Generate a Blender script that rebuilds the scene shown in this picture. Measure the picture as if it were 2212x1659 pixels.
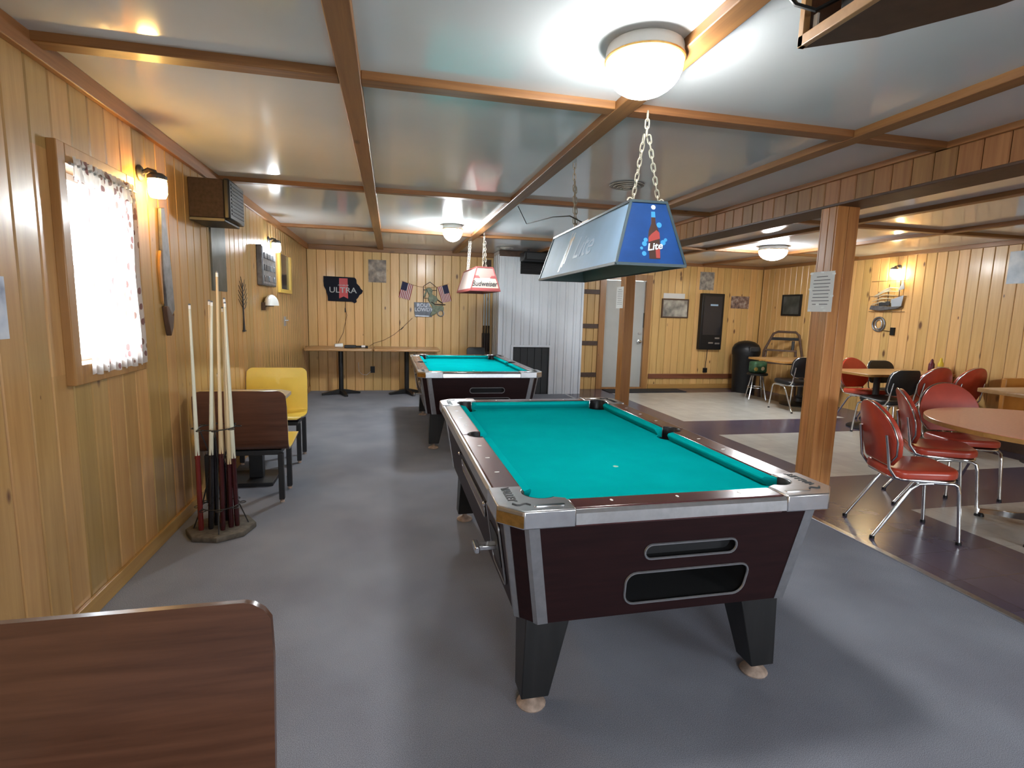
import bpy, bmesh, math, random
from mathutils import Vector, Matrix
random.seed(7)
PI = math.pi
scene = bpy.context.scene
COL = scene.collection
for o in list(bpy.data.objects): bpy.data.objects.remove(o)

# ------------------------------------------------------------------ camera
cam_d = bpy.data.cameras.new('camera')
cam = bpy.data.objects.new('camera', cam_d); COL.objects.link(cam)
cam_d.sensor_width = 36.0; cam_d.sensor_fit = 'HORIZONTAL'
cam_d.lens = 36.0 * 1150.0 / 2212.0
cam_d.clip_start = 0.05
CR = ((0.9749, -0.0044, 0.2213), (-0.2191, -0.1390, 0.9658), (0.0265, -0.9903, -0.1365))
cam.matrix_world = Matrix((
    (CR[0][0], -CR[0][1], -CR[0][2], 0.0),
    (CR[1][0], -CR[1][1], -CR[1][2], 0.0),
    (CR[2][0], -CR[2][1], -CR[2][2], 1.4),
    (0, 0, 0, 1)))
scene.camera = cam

# ------------------------------------------------------------------ world, exposure, daylight portals
world = bpy.data.worlds.new('daylight'); scene.world = world
world.use_nodes = True
wn = world.node_tree; bg = wn.nodes['Background']
wtc = wn.nodes.new('ShaderNodeTexCoord'); wsep = wn.nodes.new('ShaderNodeSeparateXYZ'); wramp = wn.nodes.new('ShaderNodeValToRGB')
wmr = wn.nodes.new('ShaderNodeMapRange'); wmr.inputs['From Min'].default_value = -0.3; wmr.inputs['From Max'].default_value = 0.3
wramp.color_ramp.elements[0].position = 0.42; wramp.color_ramp.elements[0].color = (0.30, 0.31, 0.30, 1)      # ground
wramp.color_ramp.elements[1].position = 0.55; wramp.color_ramp.elements[1].color = (0.82, 0.91, 1.0, 1)       # overcast sky
wn.links.new(wtc.outputs['Generated'], wsep.inputs[0]); wn.links.new(wsep.outputs[2], wmr.inputs['Value'])
wn.links.new(wmr.outputs[0], wramp.inputs['Fac']); wn.links.new(wramp.outputs[0], bg.inputs[0])
bg.inputs[1].default_value = 9.0
scene.view_settings.view_transform = 'Standard'
scene.view_settings.look = 'None'
scene.view_settings.gamma = 1.0
scene.view_settings.exposure = 1.38
scene.view_settings.use_curve_mapping = False
scene.cycles.caustics_reflective = False
scene.cycles.caustics_refractive = False
scene.cycles.sample_clamp_indirect = 6.0
scene.cycles.max_bounces = 6
scene.cycles.diffuse_bounces = 4
scene.cycles.glossy_bounces = 3
scene.cycles.adaptive_threshold = 0.05

def portal(loc, direction, sx, sy):
    d = bpy.data.lights.new('daylight_portal', 'AREA'); d.shape = 'RECTANGLE'; d.size = sx; d.size_y = sy
    d.cycles.is_portal = True
    o = bpy.data.objects.new('daylight_portal', d); COL.objects.link(o)
    o.location = loc
    o.rotation_euler = Vector(direction).to_track_quat('-Z', 'Z').to_euler()
    return o

# room numbers (metres)
XL, YB, XR, YF, ZC = -1.31, 9.2, 7.05, -2.6, 2.365
WIN = (2.575, 3.12, 1.11, 1.955)           # window in the left wall: y0,y1,z0,z1
REAR = [(-0.2, 1.4, 0.95, 2.0), (3.4, 5.2, 0.95, 2.0)]     # openings added in the unseen rear wall for ambient light: x0,x1,z0,z1
portal((XL - 0.13, 2.8475, 1.53), (1, 0, 0), 0.545, 0.85)
for (a, b, c, d) in REAR: portal(((a + b) / 2, YF - 0.13, (c + d) / 2), (0, 1, 0), b - a, d - c)

# ------------------------------------------------------------------ materials
def nmat(name):
    m = bpy.data.materials.new(name); m.use_nodes = True
    nt = m.node_tree; b = nt.nodes['Principled BSDF']
    return m, nt, b
def setp(b, **k):
    names = {'rough': 'Roughness', 'metal': 'Metallic', 'spec': 'Specular IOR Level', 'coat': 'Coat Weight',
             'coatr': 'Coat Roughness', 'trans': 'Transmission Weight', 'ior': 'IOR', 'sheen': 'Sheen Weight'}
    for a, v in k.items(): b.inputs[names[a]].default_value = v
def c4(c): return (c[0], c[1], c[2], 1.0)
def mat(name, col, rough=0.5, noise=0.0, nscale=30.0, bump=0.0, bscale=200.0, **k):
    m, nt, b = nmat(name)
    b.inputs['Base Color'].default_value = c4(col); setp(b, rough=rough, **k)
    if noise or bump:
        tc = nt.nodes.new('ShaderNodeTexCoord')
    if noise:
        n = nt.nodes.new('ShaderNodeTexNoise'); n.inputs['Scale'].default_value = nscale; n.inputs['Detail'].default_value = 4
        nt.links.new(tc.outputs['Object'], n.inputs['Vector'])
        r = nt.nodes.new('ShaderNodeValToRGB')
        r.color_ramp.elements[0].position = 0.3; r.color_ramp.elements[1].position = 0.7
        r.color_ramp.elements[0].color = c4([x * (1 - noise) for x in col])
        r.color_ramp.elements[1].color = c4([min(1, x * (1 + noise)) for x in col])
        nt.links.new(n.outputs['Fac'], r.inputs['Fac']); nt.links.new(r.outputs['Color'], b.inputs['Base Color'])
    if bump:
        n2 = nt.nodes.new('ShaderNodeTexNoise'); n2.inputs['Scale'].default_value = bscale
        nt.links.new(tc.outputs['Object'], n2.inputs['Vector'])
        bp = nt.nodes.new('ShaderNodeBump'); bp.inputs['Strength'].default_value = bump; bp.inputs['Distance'].default_value = 0.004
        nt.links.new(n2.outputs['Fac'], bp.inputs['Height']); nt.links.new(bp.outputs['Normal'], b.inputs['Normal'])
    return m
def emis(name, col, strength):
    m, nt, b = nmat(name)
    b.inputs['Base Color'].default_value = (0.9, 0.9, 0.88, 1)
    b.inputs['Emission Color'].default_value = c4(col); b.inputs['Emission Strength'].default_value = strength
    setp(b, rough=0.15)
    return m
def wood(name, c1, c2, grain=(18, 18, 0.9), knots=0.0, rough=0.35, coat=0.3, vary=0.25, knotc=(0.13, 0.05, 0.018), streak=0.5, spec=0.5):
    """grain runs along the local axis whose scale is small"""
    m, nt, b = nmat(name); L = nt.links.new
    tc = nt.nodes.new('ShaderNodeTexCoord'); oi = nt.nodes.new('ShaderNodeObjectInfo')
    off = nt.nodes.new('ShaderNodeVectorMath'); off.operation = 'MULTIPLY_ADD'
    cr = nt.nodes.new('ShaderNodeCombineXYZ')
    for i in range(3):
        mm = nt.nodes.new('ShaderNodeMath'); mm.operation = 'MULTIPLY'; mm.inputs[1].default_value = (17.3, 9.7, 31.1)[i]
        L(oi.outputs['Random'], mm.inputs[0]); L(mm.outputs[0], cr.inputs[i])
    ad = nt.nodes.new('ShaderNodeVectorMath'); ad.operation = 'ADD'
    L(tc.outputs['Object'], ad.inputs[0]); L(cr.outputs[0], ad.inputs[1])
    mp = nt.nodes.new('ShaderNodeMapping'); mp.inputs['Scale'].default_value = grain
    L(ad.outputs[0], mp.inputs['Vector'])
    n = nt.nodes.new('ShaderNodeTexNoise'); n.inputs['Scale'].default_value = 1.6; n.inputs['Detail'].default_value = 7
    n.inputs['Roughness'].default_value = 0.62; n.inputs['Distortion'].default_value = 0.35
    L(mp.outputs[0], n.inputs['Vector'])
    r = nt.nodes.new('ShaderNodeValToRGB')
    r.color_ramp.elements[0].position = 0.5 - streak * 0.38; r.color_ramp.elements[1].position = 0.5 + streak * 0.38
    r.color_ramp.elements[0].color = c4(c2); r.color_ramp.elements[1].color = c4(c1)
    L(n.outputs['Fac'], r.inputs['Fac'])
    col = r.outputs['Color']
    if knots:
        mp2 = nt.nodes.new('ShaderNodeMapping'); mp2.inputs['Scale'].default_value = [max(0.45 * min(1, s / 18 * 18) * (9 if s > 4 else 4.2), 0.3) for s in grain]
        L(ad.outputs[0], mp2.inputs['Vector'])
        v = nt.nodes.new('ShaderNodeTexVoronoi'); v.inputs['Scale'].default_value = 1.6; v.inputs['Randomness'].default_value = 1.0
        L(mp2.outputs[0], v.inputs['Vector'])
        sp = nt.nodes.new('ShaderNodeSeparateColor'); L(v.outputs['Color'], sp.inputs[0])
        th = nt.nodes.new('ShaderNodeMath'); th.operation = 'MULTIPLY'; th.inputs[1].default_value = knots
        L(sp.outputs[0], th.inputs[0])
        lt = nt.nodes.new('ShaderNodeMapRange'); lt.inputs['To Min'].default_value = 1.0; lt.inputs['To Max'].default_value = 0.0
        L(v.outputs['Distance'], lt.inputs['Value'])
        ml = nt.nodes.new('ShaderNodeMath'); ml.operation = 'MULTIPLY'; ml.inputs[1].default_value = 0.45
        L(th.outputs[0], ml.inputs[0]); L(ml.outputs[0], lt.inputs['From Min']); L(th.outputs[0], lt.inputs['From Max'])
        mx = nt.nodes.new('ShaderNodeMix'); mx.data_type = 'RGBA'
        L(lt.outputs[0], mx.inputs['Factor']); L(col, mx.inputs['A']); mx.inputs['B'].default_value = c4(knotc)
        col = mx.outputs['Result']
    hs = nt.nodes.new('ShaderNodeHueSaturation')
    mr = nt.nodes.new('ShaderNodeMapRange'); mr.inputs['To Min'].default_value = 1 - vary; mr.inputs['To Max'].default_value = 1 + vary * 0.6
    L(oi.outputs['Random'], mr.inputs['Value']); L(mr.outputs[0], hs.inputs['Value'])
    mr2 = nt.nodes.new('ShaderNodeMath'); mr2.operation = 'MULTIPLY_ADD'; mr2.inputs[1].default_value = -0.02 * (vary / 0.25); mr2.inputs[2].default_value = 0.508
    L(oi.outputs['Random'], mr2.inputs[0]); L(mr2.outputs[0], hs.inputs['Hue'])
    L(col, hs.inputs['Color']); L(hs.outputs[0], b.inputs['Base Color'])
    setp(b, rough=rough, coat=coat, coatr=0.18, spec=spec)
    return m

M = {}
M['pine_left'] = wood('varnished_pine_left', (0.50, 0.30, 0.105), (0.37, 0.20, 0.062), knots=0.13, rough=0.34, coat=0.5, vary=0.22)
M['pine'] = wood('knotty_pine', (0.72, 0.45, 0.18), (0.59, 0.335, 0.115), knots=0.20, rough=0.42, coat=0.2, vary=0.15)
M['pine_head'] = wood('stained_pine_header', (0.36, 0.17, 0.055), (0.24, 0.10, 0.030), knots=0.0, rough=0.5, coat=0.1, vary=0.2)
M['beam_y'] = wood('beam_wood_y', (0.34, 0.15, 0.05), (0.21, 0.083, 0.026), grain=(18, 0.9, 18), knots=0.2, rough=0.5, coat=0.1, vary=0.12)
M['beam_x'] = wood('beam_wood_x', (0.30, 0.13, 0.042), (0.18, 0.07, 0.022), grain=(0.9, 18, 18), knots=0.2, rough=0.5, coat=0.1, vary=0.12)
M['trim_z'] = wood('trim_wood_z', (0.42, 0.20, 0.065), (0.29, 0.125, 0.036), knots=0.15, rough=0.45, coat=0.2, vary=0.12)
M['post'] = wood('post_plank', (0.52, 0.25, 0.075), (0.33, 0.13, 0.035), grain=(26, 26, 1.2), rough=0.4, coat=0.3, vary=0.2)
M['post_dark'] = wood('post_solid', (0.38, 0.155, 0.038), (0.26, 0.09, 0.02), rough=0.4, coat=0.2, vary=0.05)
M['gap'] = mat('wall_backing', (0.06, 0.03, 0.012), 0.8)
M['base_y'] = wood('baseboard_wood_y', (0.50, 0.28, 0.09), (0.38, 0.18, 0.05), grain=(18, 0.8, 18), rough=0.4, coat=0.3, vary=0.1)
M['base_x'] = wood('baseboard_wood_x', (0.50, 0.28, 0.09), (0.38, 0.18, 0.05), grain=(0.8, 18, 18), rough=0.4, coat=0.3, vary=0.1)
M['ceil'] = mat('glossy_ceiling_panel', (0.68, 0.72, 0.75), 0.10, noise=0.05, nscale=1.2, bump=0.012, bscale=2.5, spec=0.6)
M['chrome'] = mat('chrome', (0.72, 0.72, 0.72), 0.16, metal=1.0)
M['brushed'] = mat('brushed_metal', (0.44, 0.44, 0.45), 0.32, metal=0.9, noise=0.08, nscale=40)
M['casting'] = mat('cast_metal', (0.62, 0.62, 0.63), 0.26, metal=0.95, noise=0.08, nscale=25)
M['black'] = mat('black_plastic', (0.009, 0.009, 0.010), 0.4, spec=0.3)
M['black_matte'] = mat('black_matte', (0.008, 0.008, 0.009), 0.8)
M['black_metal'] = mat('black_iron', (0.015, 0.015, 0.017), 0.45, spec=0.5)
M['white'] = mat('white_plastic', (0.8, 0.8, 0.78), 0.4)
M['cloth'] = mat('teal_billiard_cloth', (0.0012, 0.32, 0.325), 1.0, noise=0.05, nscale=6, spec=0.0)
M['maroon'] = wood('mahogany_laminate', (0.020, 0.0065, 0.0075), (0.012, 0.004, 0.005), grain=(3, 20, 40), rough=0.45, spec=0.18, coat=0.0, vary=0.0)
M['rail'] = wood('rail_laminate', (0.075, 0.022, 0.025), (0.05, 0.015, 0.017), grain=(20, 3, 20), rough=0.22, coat=0.6, vary=0.0)
M['legblack'] = wood('black_leg_wood', (0.016, 0.015, 0.015), (0.007, 0.007, 0.007), rough=0.4, coat=0.1, vary=0.0)
M['rust'] = mat('worn_foot_pad', (0.38, 0.28, 0.22), 0.6, noise=0.3, nscale=40)
M['amber'] = mat('tarnished_brass', (0.42, 0.24, 0.07), 0.35, metal=0.8, noise=0.2, nscale=60)
M['red'] = mat('red_vinyl', (0.42, 0.050, 0.025), 0.28, noise=0.12, nscale=9, bump=0.06, bscale=120, coat=0.1, coatr=0.25)
M['blackvinyl'] = mat('black_vinyl', (0.009, 0.009, 0.010), 0.45, bump=0.05, bscale=120)
M['yellow'] = mat('yellow_laminate', (0.92, 0.69, 0.12), 0.35, noise=0.06, nscale=5, coat=0.2)
M['walnut'] = wood('walnut_laminate', (0.120, 0.046, 0.028), (0.058, 0.021, 0.013), grain=(1.3, 30, 22), rough=0.28, coat=0.35, vary=0.04, streak=0.55)
M['salmon'] = mat('salmon_laminate', (0.72, 0.28, 0.20), 0.26, noise=0.05, nscale=60, coat=0.2)
M['tanwood'] = wood('tan_table_laminate', (0.47, 0.26, 0.11), (0.37, 0.19, 0.075), grain=(2, 14, 14), rough=0.3, coat=0.3, vary=0.1)
M['edge'] = mat('wood_edge_band', (0.40, 0.20, 0.055), 0.4, noise=0.15, nscale=20)
M['paper'] = mat('white_paper', (0.72, 0.72, 0.70), 0.7)
M['ink'] = mat('printed_ink', (0.12, 0.12, 0.13), 0.7)
M['doorgrey'] = mat('grey_door_paint', (0.42, 0.43, 0.41), 0.45, noise=0.04, nscale=4)
M['sheet'] = mat('white_sheet_metal', (0.68, 0.72, 0.77), 0.4, noise=0.04, nscale=3, metal=0.15)
M['charcoal'] = mat('charcoal_paint', (0.026, 0.028, 0.031), 0.6, noise=0.1, nscale=8)
M['rubber'] = mat('rubber_mat', (0.02, 0.02, 0.022), 0.8, bump=0.3, bscale=120)
M['orange'] = mat('orange_booth', (0.50, 0.20, 0.035), 0.4, noise=0.1, nscale=6)
M['darkbrown'] = mat('dark_brown_wood', (0.07, 0.035, 0.02), 0.5, noise=0.2, nscale=20)
M['speaker'] = mat('brown_speaker_cabinet', (0.032, 0.021, 0.018), 0.7, spec=0.15, noise=0.25, nscale=45)
M['iron_grey'] = mat('weathered_grey_metal', (0.14, 0.14, 0.15), 0.45, noise=0.35, nscale=18, metal=0.5)

def carpet_mat():
    m, nt, b = nmat('grey_carpet'); L = nt.links.new
    tc = nt.nodes.new('ShaderNodeTexCoord')
    n1 = nt.nodes.new('ShaderNodeTexNoise'); n1.inputs['Scale'].default_value = 430; n1.inputs['Detail'].default_value = 2
    n2 = nt.nodes.new('ShaderNodeTexNoise'); n2.inputs['Scale'].default_value = 1.7; n2.inputs['Detail'].default_value = 5
    for n in (n1, n2): L(tc.outputs['Object'], n.inputs['Vector'])
    r1 = nt.nodes.new('ShaderNodeValToRGB')
    r1.color_ramp.elements[0].position = 0.36; r1.color_ramp.elements[1].position = 0.68
    r1.color_ramp.elements[0].color = (0.17, 0.18, 0.212, 1); r1.color_ramp.elements[1].color = (0.40, 0.42, 0.48, 1)
    L(n1.outputs['Fac'], r1.inputs['Fac'])
    r2 = nt.nodes.new('ShaderNodeValToRGB')
    r2.color_ramp.elements[0].position = 0.35; r2.color_ramp.elements[1].position = 0.7
    r2.color_ramp.elements[0].color = (0.76, 0.745, 0.76, 1); r2.color_ramp.elements[1].color = (1.0, 1.0, 1.0, 1)
    L(n2.outputs['Fac'], r2.inputs['Fac'])
    mx = nt.nodes.new('ShaderNodeMix'); mx.data_type = 'RGBA'; mx.blend_type = 'MULTIPLY'; mx.inputs['Factor'].default_value = 1
    L(r1.outputs[0], mx.inputs['A']); L(r2.outputs[0], mx.inputs['B']); L(mx.outputs['Result'], b.inputs['Base Color'])
    setp(b, rough=1.0, spec=0.05)
    return m
M['carpet'] = carpet_mat()
def tile_mat(name, c1, c2):
    m, nt, b = nmat(name); L = nt.links.new
    tc = nt.nodes.new('ShaderNodeTexCoord')
    br = nt.nodes.new('ShaderNodeTexBrick'); br.offset = 0.0; br.inputs['Scale'].default_value = 1.0
    br.inputs['Brick Width'].default_value = 0.305; br.inputs['Row Height'].default_value = 0.305
    br.inputs['Mortar Size'].default_value = 0.0016; br.inputs['Bias'].default_value = -0.2
    br.inputs['Color1'].default_value = c4(c1); br.inputs['Color2'].default_value = c4(c2)
    br.inputs['Mortar'].default_value = c4([x * 0.72 for x in c2])
    L(tc.outputs['Object'], br.inputs['Vector'])
    n = nt.nodes.new('ShaderNodeTexNoise'); n.inputs['Scale'].default_value = 5; n.inputs['Detail'].default_value = 6
    L(tc.outputs['Object'], n.inputs['Vector'])
    mr = nt.nodes.new('ShaderNodeMapRange'); mr.inputs['To Min'].default_value = 0.8; mr.inputs['To Max'].default_value = 1.15
    L(n.outputs['Fac'], mr.inputs['Value'])
    hs = nt.nodes.new('ShaderNodeHueSaturation'); L(br.outputs['Color'], hs.inputs['Color']); L(mr.outputs[0], hs.inputs['Value'])
    L(hs.outputs[0], b.inputs['Base Color'])
    n2 = nt.nodes.new('ShaderNodeTexNoise'); n2.inputs['Scale'].default_value = 14; L(tc.outputs['Object'], n2.inputs['Vector'])
    bp = nt.nodes.new('ShaderNodeBump'); bp.inputs['Strength'].default_value = 0.12; bp.inputs['Distance'].default_value = 0.004
    L(n2.outputs['Fac'], bp.inputs['Height']); L(bp.outputs['Normal'], b.inputs['Normal'])
    setp(b, rough=0.24, spec=0.5)
    return m
M['tile_light'] = tile_mat('pale_vinyl_tile', (0.50, 0.48, 0.44), (0.46, 0.44, 0.405))
M['tile_dark'] = tile_mat('plum_vinyl_tile', (0.085, 0.068, 0.105), (0.070, 0.056, 0.088))

# ------------------------------------------------------------------ mesh building
class MB:
    def __init__(s): s.v = []; s.f = []; s.m = []
    def add(s, vs, fs, mi=0, X=None):
        o = len(s.v)
        for p in vs:
            p = Vector(p)
            if X is not None: p = X @ p
            s.v.append(p)
        for f in fs: s.f.append([i + o for i in f]); s.m.append(mi)
        return s
    def bb(s, x0, x1, y0, y1, z0, z1, mi=0, X=None):
        vs = [(x0, y0, z0), (x1, y0, z0), (x1, y1, z0), (x0, y1, z0), (x0, y0, z1), (x1, y0, z1), (x1, y1, z1), (x0, y1, z1)]
        fs = [(0, 3, 2, 1), (4, 5, 6, 7), (0, 1, 5, 4), (1, 2, 6, 5), (2, 3, 7, 6), (3, 0, 4, 7)]
        return s.add(vs, fs, mi, X)
    def loft(s, rings, mi=0, X=None, cap0=True, cap1=True, closed=True):
        n = len(rings[0]); vs = [p for r in rings for p in r]; fs = []
        for k in range(len(rings) - 1):
            for i in range(n if closed else n - 1):
                j = (i + 1) % n
                fs.append((k * n + i, k * n + j, (k + 1) * n + j, (k + 1) * n + i))
        if cap0: fs.append(tuple(reversed(range(n))))
        if cap1: fs.append(tuple(range((len(rings) - 1) * n, len(rings) * n)))
        return s.add(vs, fs, mi, X)
    def prism(s, poly, z0, z1, mi=0, X=None):
        if area2(poly) < 0: poly = list(reversed(poly))
        return s.loft([[(p[0], p[1], z0) for p in poly], [(p[0], p[1], z1) for p in poly]], mi, X)
    def puck(s, poly, z0, z1, r=0.01, seg=3, mi=0, X=None, rb=None):
        """extruded outline with rounded rims"""
        if area2(poly) < 0: poly = list(reversed(poly))
        rb = r if rb is None else rb
        rings = []
        if rb:
            for k in range(seg + 1):
                a = PI / 2 * k / seg
                rings.append([(p[0], p[1], z0 + rb * (1 - math.cos(a))) for p in inset(poly, rb * (1 - math.sin(a)))])
        else: rings.append([(p[0], p[1], z0) for p in poly])
        if r:
            for k in range(seg + 1):
                a = PI / 2 * k / seg
                rings.append([(p[0], p[1], z1 - r * (1 - math.sin(a))) for p in inset(poly, r * (1 - math.cos(a)))])
        else: rings.append([(p[0], p[1], z1) for p in poly])
        return s.loft(rings, mi, X)
    def lathe(s, prof, n=24, mi=0, X=None):
        rings = [[(r * math.cos(2 * PI * i / n), r * math.sin(2 * PI * i / n), z) for i in range(n)] for r, z in prof]
        return s.loft(rings, mi, X)
    def tube(s, pts, r, n=8, mi=0, closed=False, X=None):
        pts = [Vector(p) for p in pts]; N = len(pts); rings = []
        rr = r if isinstance(r, (list, tuple)) else [r] * N
        up = None
        for i in range(N):
            a = pts[(i - 1) % N] if (closed or i > 0) else pts[i]
            b = pts[(i + 1) % N] if (closed or i < N - 1) else pts[i]
            t = (b - a).normalized()
            if up is None:
                up = Vector((0, 0, 1)) if abs(t.z) < 0.9 else Vector((1, 0, 0))
            u = (up - t * up.dot(t))
            if u.length < 1e-5: u = t.orthogonal()
            u.normalize(); w = t.cross(u); up = u
            rings.append([pts[i] + (u * math.cos(2 * PI * k / n) + w * math.sin(2 * PI * k / n)) * rr[i] for k in range(n)])
        if closed:
            rings.append(rings[0]); return s.loft(rings, mi, X, False, False)
        return s.loft(rings, mi, X)
    def bar(s, a, b, w, t, mi=0, X=None, up=(0, 0, 1)):
        """rectangular bar from a to b"""
        a = Vector(a); b = Vector(b); d = (b - a).normalized(); up = Vector(up)
        sx = d.cross(up)
        if sx.length < 1e-4: sx = d.orthogonal()
        sx.normalize(); sy = sx.cross(d).normalized()
        def ring(p): return [p + sx * w / 2 + sy * t / 2, p - sx * w / 2 + sy * t / 2, p - sx * w / 2 - sy * t / 2, p + sx * w / 2 - sy * t / 2]
        return s.loft([ring(a), ring(b)], mi, X)
    def ball(s, c, r, n=12, mi=0, sc=(1, 1, 1), X=None):
        prof = [(max(1e-4, r * math.sin(PI * k / (n // 2 + 2))), -r * math.cos(PI * k / (n // 2 + 2))) for k in range(n // 2 + 3)]
        T = Matrix.Translation(c) @ Matrix.Diagonal((sc[0], sc[1], sc[2], 1))
        if X is not None: T = X @ T
        return s.lathe(prof, n, mi, T)
    def map(s, fn):
        s.v = [Vector(fn(p)) for p in s.v]; return s
    def mesh(s, name, mats, smooth=35):
        me = bpy.data.meshes.new(name)
        me.from_pydata([tuple(p) for p in s.v], [], s.f)
        for m in (mats if isinstance(mats, (list, tuple)) else [mats]): me.materials.append(M[m] if isinstance(m, str) else m)
        me.polygons.foreach_set('material_index', s.m)
        bm = bmesh.new(); bm.from_mesh(me); bmesh.ops.recalc_face_normals(bm, faces=bm.faces); bm.to_mesh(me); bm.free()
        if smooth:
            me.polygons.foreach_set('use_smooth', [True] * len(me.polygons))
            me.set_sharp_from_angle(angle=math.radians(smooth))
        me.update()
        return me
    def build(s, name, mats, parent=None, bevel=0, smooth=35, label=None, seg=2):
        o = bpy.data.objects.new(name, s.mesh(name, mats, smooth)); COL.objects.link(o)
        if parent is not None: o.parent = parent
        if bevel:
            md = o.modifiers.new('bevel', 'BEVEL'); md.width = bevel; md.segments = seg; md.limit_method = 'ANGLE'; md.angle_limit = math.radians(40)
        if label: o['label'] = label
        return o
def area2(p): return sum(p[i][0] * p[(i + 1) % len(p)][1] - p[(i + 1) % len(p)][0] * p[i][1] for i in range(len(p)))
def inset(poly, d):
    if d <= 1e-7: return list(poly)
    n = len(poly); out = []
    for i in range(n):
        a = Vector(poly[i - 1][:2]); b = Vector(poly[i][:2]); c = Vector(poly[(i + 1) % n][:2])
        e1 = (b - a).normalized(); e2 = (c - b).normalized()
        n1 = Vector((-e1.y, e1.x)); n2 = Vector((-e2.y, e2.x)); m = n1 + n2
        if m.length < 1e-5: out.append(b + n1 * d); continue
        m.normalize(); k = d / max(0.35, m.dot(n1))
        out.append(b + m * k)
    return [(p.x, p.y) for p in out]
def rrect(x0, x1, y0, y1, r, n=4):
    out = []
    for cx, cy, a0 in ((x1 - r, y1 - r, 0), (x0 + r, y1 - r, 90), (x0 + r, y0 + r, 180), (x1 - r, y0 + r, 270)):
        for k in range(n + 1):
            a = math.radians(a0 + 90 * k / n); out.append((cx + r * math.cos(a), cy + r * math.sin(a)))
    return out
def circ(cx, cy, r, n=24, a0=0, a1=360):
    full = abs(a1 - a0) >= 360
    return [(cx + r * math.cos(math.radians(a0 + (a1 - a0) * k / (n if full else n - 1))), cy + r * math.sin(math.radians(a0 + (a1 - a0) * k / (n if full else n - 1)))) for k in range(n)]
def T(x, y, z): return Matrix.Translation((x, y, z))
def RZ(d): return Matrix.Rotation(math.radians(d), 4, 'Z')
def RX(d): return Matrix.Rotation(math.radians(d), 4, 'X')
def RY(d): return Matrix.Rotation(math.radians(d), 4, 'Y')
def frame(o, right, up):
    r = Vector(right).normalized(); u = Vector(up); u = (u - r * u.dot(r)).normalized(); w = r.cross(u)
    return Matrix(((r.x, u.x, w.x, o[0]), (r.y, u.y, w.y, o[1]), (r.z, u.z, w.z, o[2]), (0, 0, 0, 1)))
def onwall(side, a, z, off=0.0):
    """local frame on a wall: x to the viewer's right, y up, z out of the wall"""
    if side == 'left': return frame((XL + off, a, z), (0, 1, 0), (0, 0, 1))
    if side == 'back': return frame((a, YB - off, z), (1, 0, 0), (0, 0, 1))
    return frame((XR - off, a, z), (0, -1, 0), (0, 0, 1))
def tag(o, label, cat, group=None, kind=None):
    o['label'] = label; o['category'] = cat
    if group: o['group'] = group
    if kind: o['kind'] = kind
    return o
def thing(name, label, cat, X=None, group=None, kind=None):
    o = bpy.data.objects.new(name, None); COL.objects.link(o); o.empty_display_size = 0.1
    if X is not None: o.matrix_world = X
    return tag(o, label, cat, group, kind)
def copy_tree(o, parent=None):
    c = o.copy(); COL.objects.link(c)
    if parent is not None: c.parent = parent
    for ch in [x for x in bpy.data.objects if x.parent == o]: copy_tree(ch, c)
    return c
def inst(me, name, parent, X=None):
    o = bpy.data.objects.new(name, me); COL.objects.link(o); o.parent = parent
    if X is not None: o.matrix_local = X
    return o
def text(s, size, depth, material, parent, X, name='lettering', shear=0.0, sx=1.0, align='CENTER', bold=0.0):
    cu = bpy.data.curves.new(name, 'FONT'); cu.body = s; cu.size = size; cu.extrude = depth; cu.shear = shear
    cu.align_x = align; cu.align_y = 'CENTER'; cu.offset = bold; cu.resolution_u = 3
    t = bpy.data.objects.new('tmp_text', cu); COL.objects.link(t)
    dg = bpy.context.evaluated_depsgraph_get(); dg.update()
    me = bpy.data.meshes.new_from_object(t.evaluated_get(dg)); me.name = name
    bpy.data.objects.remove(t); bpy.data.curves.remove(cu)
    me.transform(Matrix.Diagonal((sx, 1, 1, 1))); me.materials.clear(); me.materials.append(M[material])
    o = bpy.data.objects.new(name, me); COL.objects.link(o); o.parent = parent; o.matrix_local = X
    return o
def holed(mb, outer, holes, fn, mi=0):
    """flat panel with holes; fn maps 2-D to 3-D"""
    bm = bmesh.new(); edges = []
    for loop in [outer] + holes:
        vs = [bm.verts.new((p[0], p[1], 0)) for p in loop]
        for i in range(len(vs)): edges.append(bm.edges.new((vs[i], vs[(i + 1) % len(vs)])))
    bmesh.ops.triangle_fill(bm, use_beauty=True, use_dissolve=False, edges=edges)
    bm.verts.index_update()
    mb.add([fn(v.co.x, v.co.y) for v in bm.verts], [[v.index for v in f.verts] for f in bm.faces], mi)
    bm.free()

# ================================================================== THE SETTING
def struct(mb, name, mats, label, cat, bevel=0):
    o = mb.build(name, mats, None, bevel)
    return tag(o, label, cat, kind='structure')
# --- floor: carpet slab plus vinyl tile fields
XT = 2.92
fl = struct(MB().bb(XL - 0.15, XT, YF - 0.15, YB + 0.15, -0.06, 0.0), 'floor', 'carpet', 'grey blue carpeted floor with plum and pale vinyl tile area', 'floor')
def slab(name, x0, x1, y0, y1, z1, m):
    return MB().bb(x0, x1, y0, y1, -0.06, z1).build(name, m, fl, smooth=0)
slab('plum_tile_field', XT, 3.80, YF - 0.15, YB + 0.15, 0.0, 'tile_dark')
slab('plum_tile_field', 6.36, XR + 0.15, YF - 0.15, YB + 0.15, 0.0, 'tile_dark')
ys = [YF - 0.15, -0.95, 0.65, 1.44, 3.07, 3.87, 5.50, 6.28, 8.68, YB + 0.15]
for i in range(9):
    light = i % 2 == 1
    slab('pale_tile_field' if light else 'plum_tile_field', 3.80, 6.36, ys[i], ys[i + 1], 0.0, 'tile_light' if light else 'tile_dark')
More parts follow.
